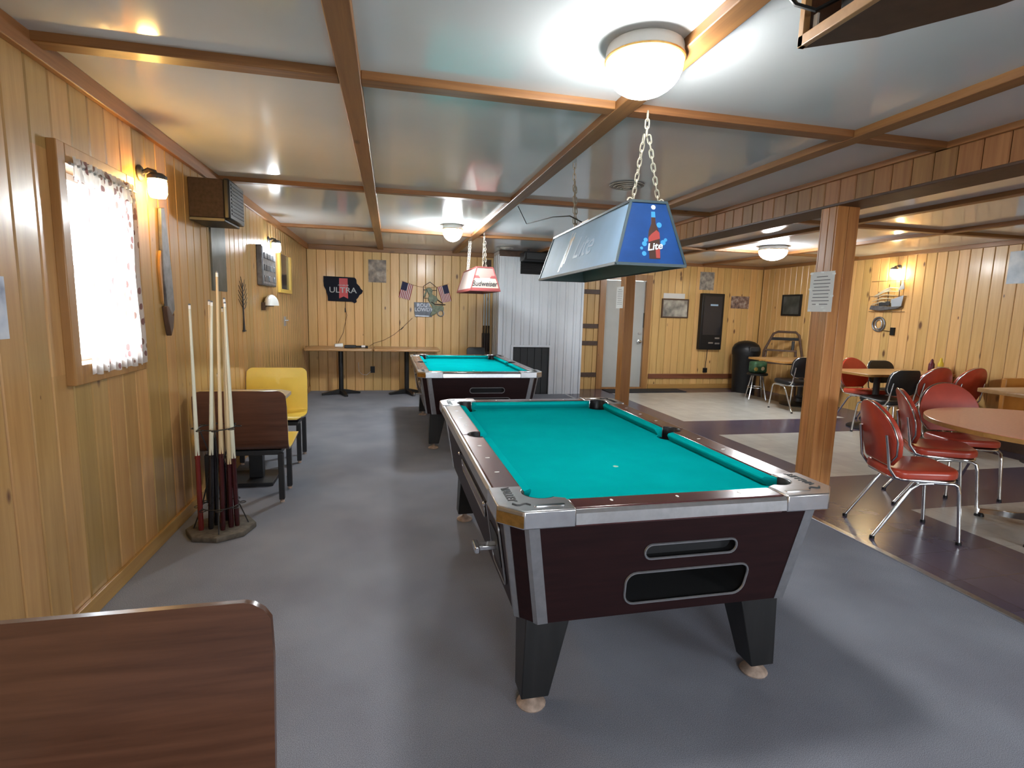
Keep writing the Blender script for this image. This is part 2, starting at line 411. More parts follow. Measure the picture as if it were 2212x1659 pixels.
MB().bb(XT - 0.02, XT + 0.025, YF, 8.6, -0.01, 0.006).build('threshold_strip', 'brushed', fl, bevel=0.003)

# --- planks on walls
def plank_mesh(w, hgt, t=0.014, g=0.006):
    """vertical board with V-grooved edges: local x width, z height, y=-t front"""
    a = w / 2 - 0.0018
    prof = [(-a, 0), (a, 0), (a, -t + g), (a - g, -t), (-a + g, -t), (-a, -t + g)]
    return MB().loft([[(x, y, 0) for x, y in prof], [(x, y, hgt) for x, y in prof]])
_pm = {}
def plank(parent, w, z0, z1, X, m, name='plank'):
    key = (round(w, 4), round(z1 - z0, 4), m)
    if key not in _pm: _pm[key] = plank_mesh(w, z1 - z0).mesh('plank', m, 0)
    o = inst(_pm[key], name, parent); o.matrix_local = X @ T(0, 0, z0); return o
# left wall
HZ = 2.37
wl = MB()
wy0, wy1, wz0, wz1 = WIN
wl.bb(XL - 0.15, XL - 0.014, YF - 0.15, wy0, -0.02, HZ + 0.1).bb(XL - 0.15, XL - 0.014, wy1, YB + 0.15, -0.02, HZ + 0.1)
wl.bb(XL - 0.15, XL - 0.014, wy0, wy1, -0.02, wz0).bb(XL - 0.15, XL - 0.014, wy0, wy1, wz1, HZ + 0.1)
wall_left = struct(wl, 'wall_left', 'gap', 'left wall of vertical varnished pine boards', 'wall')
pw = 0.14
n = int((YB - YF) / pw) + 1
for i in range(n):
    y0 = YF + i * pw; y1 = min(y0 + pw, YB); yc = (y0 + y1) / 2
    X = T(XL - 0.014, yc, 0) @ RZ(90)
    if y1 > wy0 and y0 < wy1:
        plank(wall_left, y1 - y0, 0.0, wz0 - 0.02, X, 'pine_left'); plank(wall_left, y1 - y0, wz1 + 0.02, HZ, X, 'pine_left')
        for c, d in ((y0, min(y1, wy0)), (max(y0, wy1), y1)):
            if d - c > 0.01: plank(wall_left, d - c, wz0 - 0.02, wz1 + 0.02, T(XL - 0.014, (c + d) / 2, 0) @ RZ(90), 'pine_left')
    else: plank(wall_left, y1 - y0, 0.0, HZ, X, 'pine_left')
# back wall (door opening x 3.82..4.60)
DX0, DX1, DZ = 3.80, 4.61, 2.01
wb = MB()
wb.bb(XL - 0.15, DX0, YB + 0.014, YB + 0.15, -0.02, HZ + 0.1).bb(DX1, XR + 0.15, YB + 0.014, YB + 0.15, -0.02, HZ + 0.1).bb(DX0, DX1, YB + 0.014, YB + 0.15, DZ, HZ + 0.1)
wall_back = struct(wb, 'wall_back', 'gap', 'back wall of vertical knotty pine boards', 'wall')
pw = 0.1445
for i in range(int((XR - XL) / pw) + 1):
    x0 = XL + i * pw; x1 = min(x0 + pw, XR); xc = (x0 + x1) / 2
    X = T(xc, YB + 0.014, 0)
    if x1 - x0 < 0.02: continue
    if x1 > DX0 and x0 < DX1: plank(wall_back, x1 - x0, DZ + 0.02, HZ, X, 'pine')
    else: plank(wall_back, x1 - x0, 0.0, HZ, X, 'pine')
# right wall
wr = MB().bb(XR + 0.014, XR + 0.15, YF - 0.15, YB + 0.15, -0.02, HZ + 0.1)
wall_right = struct(wr, 'wall_right', 'gap', 'right wall of vertical knotty pine boards', 'wall')
pw = 0.14
for i in range(int((YB - YF) / pw) + 1):
    y0 = YF + i * pw; y1 = min(y0 + pw, YB); yc = (y0 + y1) / 2
    if y1 - y0 < 0.02: continue
    X = T(XR + 0.014, yc, 0) @ RZ(-90)
    plank(wall_right, y1 - y0, 0.0, HZ, X, 'pine')
# wall behind the viewer, with two openings added to let in fill light
wf = MB(); xs = [XL - 0.15] + [v for r in REAR for v in r[:2]] + [XR + 0.15]
for k in range(0, len(xs), 2): wf.bb(xs[k], xs[k + 1], YF - 0.15, YF, -0.02, HZ + 0.1)
for (a, b, c, d) in REAR: wf.bb(a, b, YF - 0.15, YF, -0.02, c).bb(a, b, YF - 0.15, YF, d, HZ + 0.1)
struct(wf, 'wall_front', 'pine', 'pine wall behind the viewer with two added fill light openings', 'wall')

# --- ceiling
ce = struct(MB().bb(XL - 0.15, XR + 0.15, YF - 0.15, YB + 0.15, ZC + 0.012, ZC + 0.10), 'ceiling', 'gap', 'glossy grey panelled ceiling divided by wooden battens', 'ceiling')
BX = [-0.163, 1.056, 2.372]; BX2 = [4.45, 5.75]; BY = [-2.0, 0.25, 2.475, 4.69, 7.05]
xe = [XL] + BX + [2.95]; xe2 = [3.20] + BX2 + [XR]; ye = [YF] + BY + [YB]
for ex in (xe, xe2):
    for i in range(len(ex) - 1):
        for j in range(len(ye) - 1):
            p = MB().bb(ex[i] + 0.004, ex[i + 1] - 0.004, ye[j] + 0.004, ye[j + 1] - 0.004, ZC, ZC + 0.014).build('ceiling_panel', 'ceil', ce, smooth=0)
ZB = 2.328
for x in BX + BX2: MB().bb(x - 0.045, x + 0.045, YF, YB, ZB, ZC + 0.004).build('batten', 'beam_y', ce, bevel=0.004)
for y in BY:
    for a, b in zip(xe[:-1], xe[1:]): MB().bb(a + (0.045 if a != XL else 0), b - (0.045 if b != 2.95 else 0), y - 0.04, y + 0.04, ZB + 0.002, ZC + 0.004).build('batten', 'beam_x', ce, bevel=0.004)
    for a, b in zip(xe2[:-1], xe2[1:]): MB().bb(a + (0.045 if a != 3.20 else 0), b - (0.045 if b != XR else 0), y - 0.04, y + 0.04, ZB + 0.002, ZC + 0.004).build('batten', 'beam_x', ce, bevel=0.004)
# trims under the ceiling and baseboards
struct(MB().bb(XL, XL + 0.03, YF, YB, 2.285, ZC), 'trim_1', 'beam_y', 'wooden cornice board along top of the left wall', 'trim', 0.004)
struct(MB().bb(XL + 0.03, 2.95, YB - 0.03, YB, 2.285, ZC), 'trim_2', 'beam_x', 'wooden cornice board along top of the back wall', 'trim', 0.004)
struct(MB().bb(XR - 0.03, XR, YF, YB - 0.03, 2.31, ZC), 'trim_3', 'beam_y', 'wooden cornice board along top of the right wall', 'trim', 0.004)
struct(MB().bb(3.2, XR - 0.03, YB - 0.03, YB, 2.31, ZC), 'trim_4', 'beam_x', 'wooden cornice board over the grey door wall', 'trim', 0.004)
struct(MB().bb(XL, XL + 0.018, YF, YB, 0.0, 0.085), 'baseboard_left', 'base_y', 'pine baseboard along the left wall and carpet', 'baseboard', 0.004)
struct(MB().bb(4.74, XR, YB - 0.018, YB, 0.0, 0.09), 'baseboard_back', 'base_x', 'pine baseboard below the tall black panel on back wall', 'baseboard', 0.004)
struct(MB().bb(4.74, 6.9, YB - 0.022, YB, 0.195, 0.285), 'trim_5', wood('reddish_rail', (0.23, 0.07, 0.035), (0.13, 0.035, 0.02), grain=(0.8, 18, 18), vary=0.0), 'reddish brown board low on the wall right of the door', 'trim', 0.003)
# --- header beam between the two rooms, clad with short boards
hd = struct(MB().bb(2.964, 3.20, YF, YB, 2.185, 2.36), 'wall_header', 'darkbrown', 'boxed header beam clad in short vertical boards between carpet and tile rooms', 'header beam')
i = 0; y = YF
while y < YB - 0.02:
    y1 = min(y + 0.128, YB)
    plank(hd, y1 - y, 2.18, 2.335, T(2.964, (y + y1) / 2, 0) @ RZ(-90), 'pine_head'); y = y1
MB().bb(2.925, 2.95, YF, YB, 2.33, ZC).build('cove_strip', 'beam_y', hd, bevel=0.004)
MB().bb(2.955, 3.21, YF, YB, 2.165, 2.187).build('soffit_board', 'darkbrown', hd, bevel=0.003)

# --- window in the left wall
w1 = thing('window_1', 'curtained window in wide pine frame on the left wall', 'window', kind='structure')
fo = (2.53, 3.19, 1.04, 2.02)
for nm, a in (('jamb', (fo[0], wy0 + 0.012, fo[2], fo[3])), ('jamb', (wy1 - 0.012, fo[1], fo[2], fo[3])),
              ('head_casing', (wy0 + 0.012, wy1 - 0.012, wz1 - 0.012, fo[3])), ('sill_casing', (wy0 + 0.012, wy1 - 0.012, fo[2], wz0 + 0.012))):
    MB().bb(XL - 0.002, XL + 0.035, a[0], a[1], a[2], a[3]).build(nm, 'trim_z', w1, bevel=0.004)
for nm, a in (('reveal', (wy0, wy0 + 0.012, wz0, wz1)), ('reveal', (wy1 - 0.012, wy1, wz0, wz1)), ('reveal', (wy0, wy1, wz0, wz0 + 0.012)), ('reveal', (wy0, wy1, wz1 - 0.012, wz1))):
    MB().bb(XL - 0.14, XL, a[0], a[1], a[2], a[3]).build(nm, 'trim_z', w1)
MB().bb(XL - 0.10, XL - 0.07, wy0, wy0 + 0.04, wz0, wz1).bb(XL - 0.10, XL - 0.07, wy1 - 0.04, wy1, wz0, wz1).bb(XL - 0.10, XL - 0.07, wy0, wy1, wz0, wz0 + 0.04).bb(XL - 0.10, XL - 0.07, wy0, wy1, wz1 - 0.04, wz1).bb(XL - 0.10, XL - 0.07, wy0, wy1, 1.515, 1.55).build('sash', 'white', w1)
gm, gnt, gb = nmat('clear_pane'); gl = gnt.nodes.new('ShaderNodeBsdfTransparent'); gs = gnt.nodes.new('ShaderNodeBsdfGlossy'); gs.inputs['Roughness'].default_value = 0.02
gx = gnt.nodes.new('ShaderNodeMixShader'); gx.inputs[0].default_value = 0.06
gnt.links.new(gl.outputs[0], gx.inputs[1]); gnt.links.new(gs.outputs[0], gx.inputs[2]); gnt.links.new(gx.outputs[0], gnt.nodes['Material Output'].inputs[0])
M['pane'] = gm
for a, b in ((wz0 + 0.04, 1.515), (1.55, wz1 - 0.04)): MB().bb(XL - 0.087, XL - 0.083, wy0 + 0.04, wy1 - 0.04, a, b).build('pane', 'pane', w1, smooth=0)
# curtain: thin printed cloth, light shines through
def curtain_mat():
    m, nt, b = nmat('leaf_print_curtain'); L = nt.links.new
    tc = nt.nodes.new('ShaderNodeTexCoord')
    mp = nt.nodes.new('ShaderNodeMapping'); mp.inputs['Scale'].default_value = (1, 40, 17); mp.inputs['Rotation'].default_value = (0.7, 0, 0); L(tc.outputs['Object'], mp.inputs['Vector'])
    v = nt.nodes.new('ShaderNodeTexVoronoi'); v.inputs['Scale'].default_value = 1.0; L(mp.outputs[0], v.inputs['Vector'])
    sp = nt.nodes.new('ShaderNodeSeparateColor'); L(v.outputs['Color'], sp.inputs[0])
    rc = nt.nodes.new('ShaderNodeValToRGB'); rc.color_ramp.interpolation = 'CONSTANT'
    e = rc.color_ramp.elements; e[0].color = (0.30, 0.17, 0.17, 1); e[1].position = 0.35; e[1].color = (0.20, 0.19, 0.23, 1)
    e2 = e.new(0.7); e2.color = (0.32, 0.22, 0.20, 1)
    L(sp.outputs[0], rc.inputs['Fac'])
    lt = nt.nodes.new('ShaderNodeMath'); lt.operation = 'LESS_THAN'; lt.inputs[1].default_value = 0.30; L(v.outputs['Distance'], lt.inputs[0])
    mx = nt.nodes.new('ShaderNodeMix'); mx.data_type = 'RGBA'; L(lt.outputs[0], mx.inputs['Factor']); mx.inputs['A'].default_value = (0.80, 0.78, 0.76, 1); L(rc.outputs[0], mx.inputs['B'])
    df = nt.nodes.new('ShaderNodeBsdfDiffuse'); tr = nt.nodes.new('ShaderNodeBsdfTranslucent')
    L(mx.outputs['Result'], df.inputs[0]); L(mx.outputs['Result'], tr.inputs[0])
    ms = nt.nodes.new('ShaderNodeMixShader'); ms.inputs[0].default_value = 0.62
    L(df.outputs[0], ms.inputs[1]); L(tr.outputs[0], ms.inputs[2])
    tp = nt.nodes.new('ShaderNodeBsdfTransparent'); m2 = nt.nodes.new('ShaderNodeMixShader'); m2.inputs[0].default_value = 0.10
    L(ms.outputs[0], m2.inputs[1]); L(tp.outputs[0], m2.inputs[2]); L(m2.outputs[0], nt.nodes['Material Output'].inputs[0])
    return m
M['curtain'] = curtain_mat()
cur = thing('curtain', 'pale leaf print curtain hanging in the left wall window', 'curtain', T(XL + 0.045, 2.625, 1.08))
def wavy(y0, y1, z0, z1, amp, ny=60, nz=16, k=9.5, ph=0.0):
    mb = MB(); vs = []; fs = []
    for j in range(nz + 1):
        for i in range(ny + 1):
            u = i / ny; w = j / nz
            vs.append((amp * math.sin(u * 2 * PI * k + ph + 0.6 * math.sin(w * 3)) * (0.6 + 0.6 * (1 - w)), y0 + (y1 - y0) * u + 0.008 * math.sin(w * 9) * (u > 0.8), z0 + (z1 - z0) * w + 0.006 * math.sin(u * 40) * (j == 0)))
    for j in range(nz):
        for i in range(ny): a = j * (ny + 1) + i; fs.append((a, a + 1, a + ny + 2, a + ny + 1))
    return mb.add(vs, fs)
wavy(0.015, 0.545, -0.005, 0.855, 0.008).build('panel', 'curtain', cur, smooth=80)
wavy(-0.01, 0.535, 0.80, 0.895, 0.014, nz=5, k=13).build('valance', 'curtain', cur, smooth=80)
MB().tube([(0, -0.03, 0.862), (0, 0.54, 0.862)], 0.006, 8).build('rod', 'brushed', cur)
# --- door in the back wall
d1 = thing('door_1', 'grey painted door in brown casing on the back wall', 'door', kind='structure')
MB().bb(DX0 + 0.015, DX1 - 0.015, YB + 0.03, YB + 0.07, 0.03, DZ - 0.01).build('leaf', 'doorgrey', d1, bevel=0.003)
for a in ((DX0 - 0.11, DX0 + 0.01, 0, DZ + 0.1), (DX1 - 0.01, DX1 + 0.11, 0, DZ + 0.1), (DX0 + 0.01, DX1 - 0.01, DZ, DZ + 0.1)):
    MB().bb(a[0], a[1], YB - 0.02, YB + 0.10, a[2], a[3]).build('casing', 'trim_z', d1, bevel=0.004)
MB().bb(DX0, DX1, YB - 0.02, YB + 0.12, 0, 0.03).build('sill', 'trim_z', d1)
k = MB().lathe([(0.004, 0), (0.032, 0), (0.032, 0.008), (0.012, 0.014), (0.012, 0.04), (0.028, 0.05), (0.03, 0.065), (0.018, 0.08), (0.001, 0.082)], 16, X=T(DX1 - 0.085, YB + 0.03, 0.89) @ RX(90))
k.build('knob', 'chrome', d1)
MB().lathe([(0.001, 0), (0.024, 0), (0.024, 0.012), (0.001, 0.014)], 14, X=T(DX1 - 0.085, YB + 0.03, 1.04) @ RX(90)).build('deadbolt', 'brushed', d1)
MB().bb(DX1 - 0.02, DX1 - 0.004, YB + 0.02, YB + 0.032, 1.15, 1.42).build('latch_guard', 'black_metal', d1)
# dark slats (old shelving) between enclosure and door
for z, nm in ((1.775, 'top dark slat'), (1.16, 'second dark slat'), (0.85, 'third dark slat'), (0.27, 'lowest dark slat')):
    o = MB().bb(3.25, 3.685, YB - 0.03, YB, z - 0.04, z + 0.04).build('wall_slat', 'darkbrown', None, bevel=0.004)
    tag(o, nm + ' across pine boards left of the grey door', 'slat', 'slats beside the door')
# post 2 (near) clad in boards, post 1 (far)
def board_post(x0, x1, y0, y1, z1):
    t = thing('support_post', 'near support post clad in vertical pine boards behind the front pool table', 'post', T(x0, y0, 0))
    w, d = x1 - x0, y1 - y0
    MB().bb(0.012, w - 0.012, 0.012, d - 0.012, 0, z1).build('core', 'gap', t)
    e = 0.003
    for k in range(2):
        a = k * w / 2; MB().bb(a + e / 2, a + w / 2 - e / 2, 0, 0.014, 0, z1).build('board', 'post', t, bevel=0.003)
        MB().bb(a + e / 2, a + w / 2 - e / 2, d - 0.014, d, 0, z1).build('board', 'post', t, bevel=0.003)
        b = k * (d - 0.028) / 2 + 0.014; MB().bb(0, 0.014, b + e / 2, b + (d - 0.028) / 2 - e / 2, 0, z1).build('board', 'post', t, bevel=0.003)
        MB().bb(w - 0.014, w, b + e / 2, b + (d - 0.028) / 2 - e / 2, 0, z1).build('board', 'post', t, bevel=0.003)
    return t
board_post(2.965, 3.145, 3.17, 3.32, 2.166)
p1 = thing('support_post', 'far solid brown support post in front of the grey door', 'post', T(3.03, 6.58, 0))
MB().bb(-0.07, 0.07, -0.075, 0.075, 0, 2.166).build('timber', 'post_dark', p1, bevel=0.006)
# paper notices on the posts
def notice(X, label, tack):
    t = thing('paper_notice', label, 'notice', X)
    sh = MB().bb(-0.108, 0.108, -0.14, 0.14, 0.0, 0.0015).build('sheet', 'paper', t, smooth=0)
    for k in range(9):
        y = 0.105 - k * 0.024; a = 0.05 if k == 0 else 0.08 - 0.02 * random.random()
        MB().bb(-a, a, y - 0.0025, y + 0.0025, 0.0012, 0.0018).build('text_line', 'ink', t, smooth=0)
    for (a, b) in tack:
        MB().bb(a - 0.014, a + 0.014, b - 0.006, b + 0.006, 0.001, 0.0026).build('tape', 'white', t, smooth=0)
    return t
notice(frame((2.9645, 3.245, 1.59), (0, -1, 0), (0, 0.04, 1)), 'white printed notice taped to the near boarded post', [(-0.1, 0.13), (0.1, 0.12), (-0.1, 0.02), (0.1, -0.03), (-0.09, -0.13), (0.05, -0.13), (0.0, 0.135), (-0.02, -0.09), (0.03, -0.11)])
notice(frame((2.9595, 6.66, 1.61), (0, -1, 0), (0, 0.06, 1)), 'white sheet pinned to the far brown post by the door', [(-0.02, -0.1)])

# ================================================================== POOL TABLES
def make_pool_table():
    root = thing('pool_table', 'near coin-operated pool table with teal cloth and chrome corners', 'pool table', group='pool tables')
    HW, HL, ZT = 0.625, 1.04, 0.79          # outer half sizes and rail top
    CH = 0.07                                # corner chamfer
    BZ = 0.745                               # bed height
    bx, by = 0.505, 0.935                    # bed half sizes (under the cushions)
    nx, ny = 0.468, 0.895                    # cushion nose half sizes
    PR = 0.062
    pc = (0.458, 0.868)                      # corner pocket centre
    # bed with pocket notches
    cxp = lambda a, sy: (pc[0] + PR * math.cos(math.radians(a)), sy * (pc[1] + PR * math.sin(math.radians(a))))
    poly = [(bx - 0.11, -by)] + [cxp(a, -1) for a in range(135, 316, 15)] + [(bx, -by + 0.11)]
    poly += [(bx + 0.01 + PR * math.cos(math.radians(a)), PR * math.sin(math.radians(a))) for a in range(-100, -261, -20)]
    poly += [(bx, by - 0.11)] + [cxp(a, 1) for a in range(315, 134, -15)] + [(bx - 0.11, by)]
    poly += [(-x, -y) for x, y in poly]
    MB().prism(poly, BZ - 0.03, BZ).build('bed_cloth', 'cloth', root, smooth=0)
    MB().puck(circ(0.0, -0.47, 0.012, 10), BZ, BZ + 0.0006, 0.0002, 1).build('foot_spot', mat('worn_spot', (0.25, 0.45, 0.36), 0.9), root)
    # cushions: profile from back to nose
    def cushion(back0, back1, nose0, nose1):
        def ring(b, nz_):
            b = Vector(b); q = Vector(nz_)
            m1 = b.lerp(q, 0.82)
            return [(b.x, b.y, BZ - 0.012), (b.x, b.y, ZT - 0.004), (m1.x, m1.y, ZT - 0.006), (q.x, q.y, ZT - 0.013), (q.x, q.y, ZT - 0.019), (b.x + (q.x - b.x) * 0.55, b.y + (q.y - b.y) * 0.55, BZ + 0.001)]
        MB().loft([ring(back0, nose0), ring(back1, nose1)]).build('cushion', 'cloth', root, smooth=30)
    cb = 0.04
    for s in (-1, 1):
        for t in (-1, 1):
            cushion((s * bx, t * 0.055), (s * bx, t * 0.838), (s * nx, t * 0.068), (s * nx, t * 0.80))
        cushion((-0.428, s * by), (0.428, s * by), (-0.39, s * ny), (0.39, s * ny))
    # wooden rail tops
    CL = 0.24                               # casting length along the sides
    for s in (-1, 1):
        for t in (-1, 1):
            pr = [(s * bx, t * 0.058)] + [(s * (bx + 0.012 + 0.058 * math.sin(math.radians(a))), t * 0.058 * math.cos(math.radians(a))) for a in range(10, 91, 16)]
            pr += [(s * (HW - 0.018), 0.0), (s * (HW - 0.018), t * (HL - CL)), (s * bx, t * (HL - CL))]
            MB().prism(pr, BZ - 0.02, ZT).build('rail', 'rail', root, bevel=0.006)
        MB().bb(-(HW - CL), HW - CL, min(s * by, s * (HL - 0.018)), max(s * by, s * (HL - 0.018)), BZ - 0.02, ZT).build('rail', 'rail', root, bevel=0.006)
    # metal rail trim
    for s in (-1, 1):
        prof = [(HW - 0.022, ZT - 0.052), (HW - 0.001, ZT - 0.050), (HW - 0.004, ZT - 0.014), (HW - 0.012, ZT - 0.004), (HW - 0.022, ZT - 0.004)]
        MB().loft([[(s * a, -(HL - CL), z) for a, z in prof], [(s * a, HL - CL, z) for a, z in prof]]).build('rail_trim', 'brushed', root, smooth=20)
        prof = [(a - HW + HL, z) for a, z in prof]
        MB().loft([[(-(HW - CL), s * a, z) for a, z in prof], [(HW - CL, s * a, z) for a, z in prof]]).build('rail_trim', 'brushed', root, smooth=20)
    # corner castings, pockets
    for s in (-1, 1):
        for t in (-1, 1):
            pts = [(HW, HL - CL), (HW, HL - CH), (HW - CH, HL), (HW - CL, HL), (HW - CL, by + 0.001)]
            pts += [(pc[0] + PR * math.cos(math.radians(a)), pc[1] + PR * math.sin(math.radians(a))) for a in range(125, -36, -10)]
            pts += [(bx + 0.001, HL - CL)]
            cst = MB().prism([(s * x, t * y) for x, y in pts], ZT - 0.056, ZT + 0.004).build('corner_casting', 'casting', root, bevel=0.005, smooth=40)
            # pocket cup and liner
            cup = MB(); n = 20
            ring = lambda r, z: [(s * pc[0] + r * math.cos(2 * PI * k / n), t * pc[1] + r * math.sin(2 * PI * k / n), z) for k in range(n)]
            cup.loft([ring(PR + 0.004, ZT - 0.058), ring(PR + 0.002, 0.70), ring(PR * 0.7, 0.68)], cap0=False)
            cup.build('pocket', 'black_matte', root)
            def wallring(deg, r):
                c, d = math.cos(math.radians(deg)), math.sin(math.radians(deg))
                return [(s * (pc[0] + q * c), t * (pc[1] + q * d), z) for q, z in ((r, ZT - 0.07), (r, ZT - 0.002), (r - 0.004, ZT + 0.002), (r - 0.009, ZT - 0.004), (r - 0.006, ZT - 0.07))]
            MB().loft([wallring(a, PR + 0.0005) for a in range(128, -39, -10)]).build('pocket_liner', 'black', root, smooth=50)
            # raised lettering and bars
            R = RZ(90) if s * t < 0 else RZ(-90)
            text('VALLEY', 0.040, 0.0008, 'charcoal', cst, T(s * (HW - 0.055), t * (HL - 0.16), ZT + 0.0045) @ RZ(90 if s > 0 else -90), 'raised_lettering', bold=0.001)
            MB().prism(rrect(s * (HW - 0.165) - 0.05, s * (HW - 0.165) + 0.05, t * (HL - 0.045) - 0.008, t * (HL - 0.045) + 0.008, 0.006, 3), ZT + 0.003, ZT + 0.0055).build('raised_bar', 'chrome', cst)
            MB().tube([(s * (HW - 0.105 + 0.011 * k), t * (HL - 0.055 - 0.010 * math.sin(k * 1.3) - 0.003 * k), ZT + 0.004) for k in range(6)], 0.0035, 6).build('raised_scroll', 'charcoal', cst)
            if s < 0 and t < 0:
                q = MB(); q.add([(-(HW + 0.0015), -(HL - CH), ZT - 0.050), (-(HW - CH), -(HL + 0.0015), ZT - 0.050), (-(HW - CH), -(HL + 0.0015), ZT - 0.012), (-(HW + 0.0015), -(HL - CH), ZT - 0.012)], [(0, 1, 2, 3)]); q.build('brass_plate', 'amber', cst, smooth=0)
    for s in (-1, 1):
        n = 20; c0 = (s * (bx + 0.012), 0.0)
        ring = lambda r, z: [(c0[0] + r * math.cos(2 * PI * k / n), c0[1] + r * math.sin(2 * PI * k / n), z) for k in range(n)]
        MB().loft([ring(0.060, BZ - 0.012), ring(0.058, 0.70), ring(0.04, 0.68)], cap0=False).build('pocket', 'black_matte', root)
        def swall(deg, r=0.0585):
            return [(s * (bx + 0.012 + q * math.sin(math.radians(deg))), q * math.cos(math.radians(deg)), z) for q, z in ((r, ZT - 0.07), (r, ZT - 0.001), (r - 0.003, ZT + 0.003), (r - 0.009, ZT - 0.003), (r - 0.006, ZT - 0.07))]
        MB().loft([swall(a) for a in range(-6, 187, 12)]).build('pocket_liner', 'black', root, smooth=50)
    # rail sights
    sm = MB().lathe([(0.0001, 0), (0.0055, 0), (0.0055, 0.0008), (0.0001, 0.001)], 10).mesh('rail_sight', 'white')
    for s in (-1, 1):
        for y in (-0.62, -0.42, -0.22, 0.22, 0.42, 0.62): inst(sm, 'rail_sight', root, T(s * 0.555, y, ZT) @ Matrix.Diagonal((1.8, 0.7, 1, 1)))
        for x in (-0.24, 0, 0.24): inst(sm, 'rail_sight', root, T(x, s * 0.972, ZT) @ Matrix.Diagonal((0.9, 1.6, 1, 1)))
    # cabinet: tapering box with chamfered corners
    ZA, ZD = 0.742, 0.365
    ta, tl, tc = 0.592, 1.005, 0.062
    ba, bl, bc = 0.535, 0.955, 0.062
    def octo(a, l, c, z): return [(a, -l + c, z), (a, l - c, z), (a - c, l, z), (-a + c, l, z), (-a, l - c, z), (-a, -l + c, z), (-a + c, -l, z), (a - c, -l, z)]
    A, B = octo(ta, tl, tc, ZA), octo(ba, bl, bc, ZD)
    body = MB()
    body.add(A + B, [(i, (i + 1) % 8, 8 + (i + 1) % 8, 8 + i) for i in range(8) if i != 6] + [tuple(range(8, 16))])
    # near end panel (between A[6] and A[7]) with two openings
    def endpt(u, w):      # u: x metres, w: height
        f = (w - ZD) / (ZA - ZD); y = -(bl + (tl - bl) * f); return (u, y, w)
    tx, bxx = ta - tc, ba - bc
    slot = [(0.06 + x, z) for x, z in rrect(-0.175, 0.175, 0.578, 0.632, 0.026, 5)]
    big = []
    for x, z in rrect(-0.235, 0.235, 0.408, 0.528, 0.038, 5):
        f = (z - 0.408) / 0.12; big.append((0.06 + x * (1.0 + 0.035 * (f - 0.5)) + 0.006 * f, z))
    holed(body, [(-bxx, ZD), (bxx, ZD), (tx, ZA), (-tx, ZA)], [slot, big], endpt)
    body.build('cabinet', 'maroon', root, smooth=0)
    for hole, dp, nm in ((slot, 0.035, 'slot_tray'), (big, 0.20, 'ball_return')):
        mb = MB(); fr = [Vector(endpt(*p)) for p in hole]; bk = [p + Vector((0, dp, 0)) for p in fr]
        mb.loft([fr, bk], cap0=False, cap1=True); mb.build(nm, 'black_matte', root, smooth=40)
        MB().tube([p + Vector((0, -0.002, 0)) for p in fr], 0.0045, 6, closed=True).build(nm + '_rim', 'brushed', root)
    # metal strips folded over each vertical cabinet edge
    for i in range(8):
        p, q, o1, o2 = Vector(A[i]), Vector(B[i]), Vector(A[i - 1]), Vector(A[(i + 1) % 8])
        def off(base, other, d): return base + (other - base).normalized() * d
        wid = lambda o: 0.034 if (o - p).length > 0.2 else 0.016
        out = Vector((p.x, p.y, 0)).normalized() * 0.0028
        oq1, oq2 = Vector(B[i - 1]), Vector(B[(i + 1) % 8])
        a1, a2 = off(p, o1, wid(o1)), off(p, o2, wid(o2)); b1, b2 = off(q, oq1, wid(o1)), off(q, oq2, wid(o2))
        nrm = lambda o: (Vector((0, 0, 1)).cross((o - p)).normalized())
        n1 = nrm(o1); n1 = n1 if n1.dot(p) > 0 else -n1; n2 = nrm(o2); n2 = n2 if n2.dot(p) > 0 else -n2
        n1, n2 = n1 * 0.003, n2 * 0.003; nn = (n1 + n2)
        mb = MB(); mb.add([a1 + n1, p + nn, a2 + n2, b1 + n1, q + nn, b2 + n2, a1 - n1, a2 - n2, b1 - n1, b2 - n2],
                          [(0, 1, 4, 3), (1, 2, 5, 4), (0, 3, 8, 6), (2, 7, 9, 5), (3, 4, 5, 9, 8), (0, 6, 7, 2, 1)])
        mb.build('edge_strip', 'brushed', root, smooth=0)
    # side fittings (left side): viewing plate, coin door with push handle
    def sidept(y, w):
        f = (w - ZD) / (ZA - ZD); return Vector((-(ba + (ta - ba) * f) - 0.001, y, w))
    def sideplate(pg, m, nm, par, rim=None, d=0.004):
        fr = [sidept(*p) + Vector((-d, 0, 0)) for p in pg]; bk = [sidept(*p) + Vector((0.004, 0, 0)) for p in pg]
        o = MB().loft([bk, fr]).build(nm, m, par, smooth=0)
        if rim: MB().tube(fr, 0.004, 6, closed=True).build('rim', rim, o)
        return o
    sideplate(rrect(-0.48, 0.20, 0.55, 0.615, 0.03, 4), 'walnut', 'viewing_plate', root, 'brushed')
    cd = sideplate(rrect(-0.80, -0.57, 0.42, 0.66, 0.03, 4), 'maroon', 'coin_door', root, 'brushed')
    sideplate(rrect(-0.76, -0.61, 0.47, 0.60, 0.01, 3), 'black_metal', 'coin_plate', cd, None, 0.008)
    q = sidept(-0.69, 0.53)
    MB().bb(q.x - 0.075, q.x - 0.004, q.y - 0.02, q.y + 0.02, q.z - 0.009, q.z + 0.009).bb(q.x - 0.09, q.x - 0.072, q.y - 0.035, q.y + 0.035, q.z - 0.013, q.z + 0.013).build('push_handle', 'chrome', cd, bevel=0.003)
    for y in (-0.52, 0.24):
        q = sidept(y, 0.63); MB().ball((q.x - 0.006, q.y, q.z), 0.011, 10).build('bolt', 'chrome', root)
